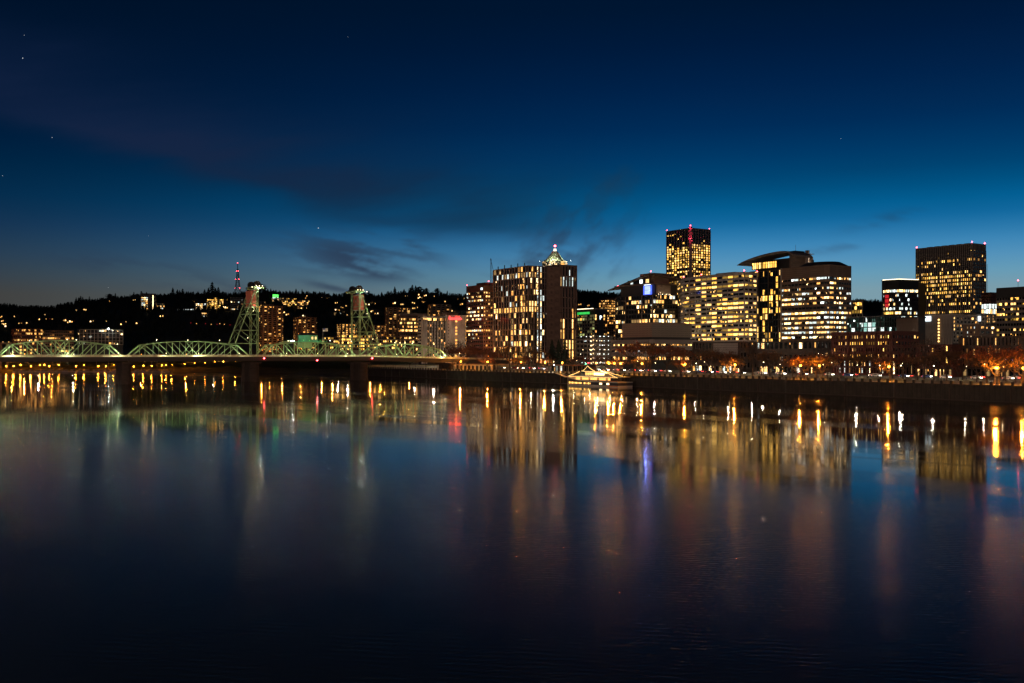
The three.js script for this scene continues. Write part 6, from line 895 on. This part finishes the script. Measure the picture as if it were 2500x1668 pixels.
{
  const r = rng(321), words = { round: 'leafy round-crowned autumn tree', bare: 'tall nearly bare park tree', thin: 'small thin-leaved park tree' };
  const put = (kind, px, w, h, leaf, label) => { const [s] = pxW(px, w), v = TV[kind], [W, L] = v[(r() * v.length) | 0]; W.computeBoundingBox(); const k = h / (W.boundingBox.max.y * 1.04), t = thing(kind === 'bare' ? 'bare_tree' : 'park_tree', label ?? words[kind] + ' ' + parkNear(px), 'tree', at(s, w, gAt(s, w) - 0.05), r() * 6.28, kind + ' trees in the riverside park'); part(t, 'trunk', W, M.bark).scale.setScalar(k); part(t, 'crown', L, leaf).scale.setScalar(k); };
  const R = M.leafRed, Bn = M.leafBrown;
  const hOf = (px, w, py) => yAt(py, zW(px, w)) - 6.4;
  for (const [px, w, py] of [[1548, 42, 831], [1585, 46, 838], [1628, 40, 839], [1662, 38, 848], [1735, 34, 852], [1245, 40, 838], [1310, 42, 846], [1150, 30, 842], [1172, 36, 846], [1118, 34, 842], [2410, 22, 842], [2498, 20, 840], [2312, 40, 846], [1290, 56, 864], [1215, 50, 858], [1880, 44, 852], [2120, 50, 858], [2205, 52, 862], [1790, 52, 858], [2030, 56, 858], [2455, 56, 848], [2350, 56, 855]]) put('round', px, w, hOf(px, w, py), r() < 0.6 ? R : Bn);
  for (const [px, w, py] of [[1838, 24, 815], [2257, 56, 806], [1105, 30, 824], [1128, 44, 828], [2495, 60, 800], [1745, 50, 838], [2205, 60, 826]]) put('bare', px, w, hOf(px, w, py), Bn);
  for (const [px, w, py] of [[1765, 40, 858], [1808, 48, 862], [1860, 56, 862], [1910, 38, 866], [1935, 22, 872], [1972, 26, 862], [2020, 26, 862], [2048, 50, 860], [2085, 46, 868], [1955, 50, 864], [1995, 40, 858], [1700, 52, 862], [2150, 30, 872], [2180, 54, 868], [2340, 40, 872], [2280, 52, 866], [1420, 50, 868], [1400, 54, 866], [1515, 52, 862], [1190, 20, 868], [1205, 30, 866], [1262, 20, 872], [1280, 24, 870], [2440, 16, 868], [2385, 30, 862], [1905, 58, 860], [1325, 20, 874], [1340, 26, 872], [1445, 60, 866], [1480, 58, 868], [2005, 18, 874], [1575, 24, 872], [1660, 22, 874], [1785, 20, 874], [2240, 40, 866], [2480, 36, 856]]) put('thin', px, w, hOf(px, w, py), r() < 0.5 ? R : Bn);
  for (const [px, w, py] of [[1946, 13, 872], [1964, 14, 870], [1993, 13, 872], [2009, 15, 870], [1797, 13, 874], [1670, 13, 874], [1563, 13, 872], [2174, 14, 880], [2428, 13, 872], [2496, 12, 868], [1192, 14, 874], [1270, 14, 874], [1333, 14, 876], [1126, 14, 872], [1512, 15, 876]]) put('thin', px, w, hOf(px, w, py), r() < 0.6 ? M.leafGold : R, 'small lamp-lit autumn tree ' + parkNear(px));
  put('thin', 1690, 30, 6, M.leafGold, 'small yellow-leaved tree beside an orange promenade lamp');
  for (const [px, w] of [[960, 66], [940, 30], [1000, 40], [1040, 50]]) put('round', px, w, 9, M.leafRed, 'low reddish tree near the bridge approach ramp');
  for (const [px, w] of [[1364, 96], [1379, 100], [1348, 110]]) { const [s] = pxW(px, w), [tr, cr] = conVar[w % 3], t = thing('park_conifer', 'dark pointed conifer in front of the courthouse wing', 'tree', at(s, w, 6.3), r() * 6, 'conifers in front of the courthouse'); part(t, 'trunk', tr, M.bark).scale.setScalar(24); part(t, 'crown', cr, needleMat).scale.set(24, 24, 24); }
  // dark undergrowth on the far banks, one mass
  const n = 2600, im = new THREE.InstancedMesh(TV.thin[0][1], M.shrub, n), m4 = new THREE.Matrix4(), q = new THREE.Quaternion(), up = new THREE.Vector3(0, 1, 0); M.shrub.side = THREE.DoubleSide; let k = 0;
  while (k < n) { const s = 600 + r() * 800, w = shore(s) + 18 + r() * r() * 260, p = at(s, w), z = -p.z, px = CX + F * p.x / z; if (px > 1000 || px < -80) continue; const b = 0.5 + r() * 0.75; m4.compose(new THREE.Vector3(p.x, ground(p.x, z) - 1.6 * b, p.z), q.setFromAxisAngle(up, r() * 6), new THREE.Vector3(b, b * 0.9, b)); im.setMatrixAt(k++, m4); }
  im.name = 'bank_undergrowth'; tag(im, 'dark undergrowth covering the far river bank', 'undergrowth', null, 'stuff'); scene.add(im);
}

// ================================================================ the tour boat
{
  const s0 = (pxW(1388, -9)[0] + pxW(1527, -9)[0]) / 2, L = Math.abs(pxW(1388, -9)[0] - pxW(1527, -9)[0]), g = thing('tour_boat', 'long river tour boat hung with strings of bulbs, moored at the sea wall', 'boat', at(s0, -9, 0), Math.atan2(D1, D0));
  const h = L / 2, Bm = 5.2;                                // local x = bow direction, local -z = river side
  const half = t => Bm * (t > 0.55 ? Math.sqrt(Math.max(0.004, 1 - ((t - 0.55) / 0.45) ** 2.2)) : 1), sheer = t => 2.5 + (t > 0.4 ? 2.4 * ((t - 0.4) / 0.6) ** 2 : 0);
  const loft = (name, mat, y0, y1, k0, k1) => { const n = 40, pos = [], idx = []; for (let i = 0; i <= n; i++) { const t = -1 + 2 * i / n, tt = (t + 1) / 2, x = t * h + (tt > 0.7 ? 0 : 0); const b = half(tt); for (const [y, k] of [[y0(tt), k0], [y1(tt), k1]]) for (const sg of [-1, 1]) pos.push(x, y, sg * b * k); } for (let i = 0; i < n; i++) { const a = i * 4, b = a + 4; idx.push(a, b, a + 2, a + 2, b, b + 2, a + 1, a + 3, b + 1, b + 1, a + 3, b + 3, a + 2, b + 2, a + 3, a + 3, b + 2, b + 3, a, a + 1, b, b, a + 1, b + 1); } idx.push(0, 2, 1, 1, 2, 3); const e = n * 4; idx.push(e, e + 1, e + 2, e + 2, e + 1, e + 3); let q = new THREE.BufferGeometry(); q.setAttribute('position', new THREE.Float32BufferAttribute(pos, 3)); q.setIndex(idx); q = q.toNonIndexed(); q.computeVertexNormals(); return part(g, name, q, mat); };
  loft('hull', M.hullWhite, () => -0.6, t => 0.95, 0.9, 0.97); loft('dark_hull_band', M.hull, () => 0.96, t => sheer(t), 0.97, 1.0); loft('deck_edge', M.hullWhite, t => sheer(t) + 0.01, t => sheer(t) + 0.5, 1.02, 1.03);
  const st = bx(g, 'stern_stripe', M.orangeTrim, -h * 0.82, 0.62, -Bm * 0.985, h * 0.36, 0.55, 0.1); void st; bx(g, 'stern_rail', M.orangeTrim, -h * 0.82, 3.35, -Bm * 1.05, h * 0.36, 0.5, 0.12);
  for (let k = 0; k < 17; k++) { if (k === 11) continue; bx(g, 'hull_window_light', k % 3 ? M.warm : M.yellowHi, h * (0.78 - k * 0.052), 1.75 + 0.02 * k * 0, -(half((0.78 - k * 0.052 + 1) / 2) * 0.985 + 0.02), 0.55, 0.95, 0.12); }
  for (const x of [-0.42, -0.66]) bx(g, 'hull_window_light', M.paleHi, h * x, 1.8, -Bm * 0.99, 2.2, 0.9, 0.12);
  // main deck cabin, upper deck, canopy
  const cab = (name, x0, x1, y0, y1, k, mat) => bx(g, name, mat, (x0 + x1) / 2, (y0 + y1) / 2, 0, x1 - x0, y1 - y0, Bm * 2 * k);
  cab('main_cabin', -h * 0.7, h * 0.5, 3.0, 5.4, 0.8, M.hull); cab('upper_deck', -h * 0.92, h * 0.58, 5.45, 5.65, 1.0, M.hullWhite); cab('upper_cabin', -h * 0.45, h * 0.22, 5.7, 8.0, 0.62, M.hullWhite); cab('pilot_house', h * 0.24, h * 0.4, 5.7, 8.6, 0.5, M.hull); cab('canopy', -h * 0.62, h * 0.28, 8.15, 8.35, 0.85, M.hullWhite);
  for (let k = 0; k < 16; k++) { const x = -h * 0.66 + k * h * 1.12 / 15; bx(g, 'cabin_window_light', k % 4 === 1 ? M.warmLo : M.warm, x, 4.3, -Bm * 0.8 - 0.04, 1.9, 1.3, 0.1); cyl(g, 'deck_post', M.hullWhite, x, 4.2, -Bm * 0.99, 0.07, 2.5); }
  for (let k = 0; k < 9; k++) bx(g, 'cabin_window_light', k > 4 ? M.warm : M.paleHi, -h * 0.42 + k * h * 0.6 / 8, 7.0, -Bm * 0.62 - 0.04, 1.5, 1.4, 0.1);
  for (let k = 0; k < 3; k++) bx(g, 'pilot_window', M.glass, h * (0.27 + 0.05 * k), 7.7, -Bm * 0.5 - 0.04, 1.1, 0.9, 0.1);
  const mast = cyl(g, 'mast', M.hull, h * 0.3, 10, 0, 0.12, 3.4); void mast; bx(g, 'radar', M.hullWhite, h * 0.3, 11.2, 0, 1.6, 0.3, 0.3);
  const str = (p, q, n, mat = M.bulb, sag = 0.25) => { for (let k = 0; k <= n; k++) { const t = k / n; ball(g, 'string_light', mat, mix(p[0], q[0], t), mix(p[1], q[1], t) - sag * 4 * t * (1 - t), mix(p[2], q[2], t), 0.13); } };
  str([h * 0.9, 5.6, -1.5], [h * 0.48, 8.2, -2.2], 20); str([h * 0.88, 5.2, -2], [h * 0.6, 5.5, -4], 6); str([h * 0.6, 5.3, -Bm], [-h * 0.92, 5.3, -Bm], 44, M.bulb, 0); str([h * 0.28, 8.5, -Bm * 0.85], [-h * 0.62, 8.5, -Bm * 0.85], 34); str([h * 0.3, 11.4, 0], [-h * 0.1, 8.6, -3], 16); str([h * 0.3, 11.4, 0], [h * 0.36, 8.7, -2], 8); str([-h * 0.5, 9, -Bm * 0.8], [-h * 0.95, 5.2, -Bm * 0.9], 24); str([-h * 0.62, 8.4, -Bm * 0.8], [-h * 0.95, 6.2, -Bm * 0.2], 18);
  for (let k = 0; k < 12; k++) bx(g, 'stair_step_light', M.paleHi, -h * (0.36 + 0.016 * k), 8.8 - 0.1 * k, -Bm * 0.7 + 0.1, 0.4, 0.25, 0.8);
  light(g, -h * 0.3, 7.6, -Bm * 0.95, rgb(1, 0.76, 0.42), 22); light(g, h * 0.15, 7.2, -Bm * 0.95, rgb(1, 0.72, 0.36), 14); light(g, -h * 0.8, 6.2, -Bm * 1.25, rgb(1, 0.66, 0.3), 14); light(g, h * 0.5, 5.9, -Bm * 1.15, rgb(1, 0.72, 0.36), 12); light(g, -h * 0.1, 4.9, -Bm * 1.25, rgb(1, 0.72, 0.36), 12);
  for (let k = 0; k < 30; k++) cyl(g, 'rail_stanchion', M.hullWhite, -h * 0.95 + k * h * 1.5 / 29, 6.2, -Bm * 0.99, 0.05, 1.1); bx(g, 'upper_rail', M.hullWhite, -h * 0.18, 6.75, -Bm * 0.99, h * 1.54, 0.08, 0.08);
}
{ // gangway from the wall down to the boat
  const [s] = pxW(1382, -3), g = thing('gangway', 'white railed gangway ramp between the sea wall and the tour boat', 'gangway', at(s, -3, 0), GRID); beam(g, 'ramp', M.hullWhite, [3, 6.6, -14], [-1, 4.4, 2], 2, 0.2); for (const d of [-0.9, 0.9]) { beam(g, 'ramp_rail', M.hullWhite, [3 + d, 7.7, -14], [-1 + d, 5.5, 2], 0.1); for (let k = 0; k < 7; k++) { const t = k / 6; bx(g, 'rail_post', M.hullWhite, mix(3, -1, t) + d, mix(7.1, 4.9, t), mix(-14, 2, t), 0.08, 1.1, 0.08); } } bx(g, 'float', M.pier, -2, 0.2, 6, 5, 0.9, 16); for (const z of [0, 12]) cyl(g, 'mooring_pile', M.bark, -4.2, 2.4, z, 0.3, 7);
}
{ // visitor pavilion and the arcade near the bridge
  const [s1] = pxW(1345, 34), [s2] = pxW(1432, 34), g = thing('pavilion', 'flat-roofed dark pavilion with glass front near the boat landing', 'pavilion', at(s2, 34, 6.4), GRID), a = s1 - s2;
  bx(g, 'roof', M.dark, 4, 4.4, -a / 2, 11, 0.5, a + 2); bx(g, 'back_wall', M.brown, 8, 2.1, -a / 2, 0.4, 4.1, a); for (let k = 0; k <= 8; k++) bx(g, 'post', M.brown, 0, 2.1, -a * k / 8, 0.35, 4.1, 0.35); facade(g, [0.6, -a], [0.6, -0.5], 0.2, 3.9, { rows: 1, bays: 16, sp: 0.06, pier: 0.12, wall: M.dark, lit: 0.1, pal: 'cool', seed: 601 }); bx(g, 'fascia', M.orangeTrim, -1.55, 4.45, -a / 2, 0.1, 0.3, a + 2);
  const [s3] = pxW(1112, 24), [s4] = pxW(1200, 24), c = thing('arcade', 'cream concrete arcade glowing orange beside the bridge approach', 'arcade', at(s4, 24, 6.4), GRID), b = s3 - s4, n = 9; for (let k = 0; k <= n; k++) { bx(c, 'arcade_post', M.cream, 0, 1.7, -b * k / n, 0.9, 3.4, 0.9); if (k < n) bx(c, 'arcade_bay', M.dark, 0.7, 1.5, -b * (k + 0.5) / n, 0.2, 2.8, b / n - 1); } bx(c, 'arcade_beam', M.cream, 0, 3.7, -b / 2, 1.1, 0.6, b + 1.2); bx(c, 'arcade_roof', M.brown, 3, 4.3, -b / 2, 8, 0.35, b + 2);
}
// ---------------------------------------------------------------- marina on the far left bank
{
  const r = rng(55), mk = () => { const o = new THREE.Group(), sh = new THREE.Shape([[-4.5, -1.4], [2, -1.5], [4.8, 0], [2, 1.5], [-4.5, 1.4]].map(p => new THREE.Vector2(...p))), q = new THREE.ExtrudeGeometry(sh, { depth: 1.3, bevelEnabled: true, bevelSize: 0.15, bevelThickness: 0.15, bevelSegments: 1 }); q.rotateX(-Math.PI / 2); q.translate(0, -0.2, 0); part(o, 'hull', q, M.hullWhite); bx(o, 'cabin', M.hullWhite, -0.6, 1.8, 0, 4.2, 1.4, 2); bx(o, 'cabin_window', M.glass, -0.4, 1.9, -1.02, 3.2, 0.5, 0.06); bx(o, 'cabin_window', M.glass, -0.4, 1.9, 1.02, 3.2, 0.5, 0.06); return o; }, motor = mk(), sail = mk(); cyl(sail, 'mast', M.hullWhite, 0.5, 7, 0, 0.08, 11); beam(sail, 'boom', M.hullWhite, [0.5, 2.9, 0], [-4, 2.9, 0], 0.12);
  for (let k = 0; k < 22; k++) { const px = 40 + k * 17 + r() * 8, z0 = 985 + r() * 10, X = rr(px) * z0, [s, w] = swOf(X, z0); if (w > shore(s) - 3) continue; const sl = r() < 0.4, c = (sl ? sail : motor).clone(); c.name = numbered(sl ? 'sailing_boat' : 'motor_boat'); c.position.set(X, 0, -z0); c.rotation.y = 0.9 + (r() - 0.5) * 0.3; scene.add(c); tag(c, sl ? 'small white sailing boat moored in the marina beyond the bridge' : 'small white motor boat moored in the marina beyond the bridge', 'boat', sl ? 'sailing boats in the marina' : 'motor boats in the marina'); }
  const d = thing('marina_dock', 'long low floating dock on the far left bank', 'dock', new THREE.Vector3(rr(50) * 1000, 0, -1000)); beam(d, 'dock_deck', M.pave, [0, 0.5, 0], [rr(420) * 1000 - rr(50) * 1000, 0.5, 2], 3, 0.5); for (let k = 0; k < 14; k++) cyl(d, 'dock_pile', M.bark, k * 11, 1.8, 1.8, 0.25, 6);
}
// ---------------------------------------------------------------- a few early stars
{
  const st = [[55, 142, 1.3], [777, 557, 1.5], [127, 336, 0.9], [59, 86, 0.7], [6, 429, 0.8], [2053, 338, 0.8], [362, 576, 0.5], [264, 702, 0.5], [849, 90, 0.5]];
  for (const [px, py, r] of st) { const d = 9000, v = new THREE.Vector3(rr(px), (HY - py) / F, -1).normalize().multiplyScalar(d), m = part(scene, 'x', new THREE.OctahedronGeometry(1, 1), M.star); m.name = numbered('star'); m.position.copy(v).add(camera.position); m.scale.setScalar(r * 2.4); m.castShadow = false; tag(m, 'tiny white star in the dark blue sky', 'star', 'stars in the evening sky'); }
}
scene.traverse(o => { if (o.isMesh && !o.userData.kind) { o.castShadow = o.receiveShadow = true; } });
renderer.render(scene, camera);
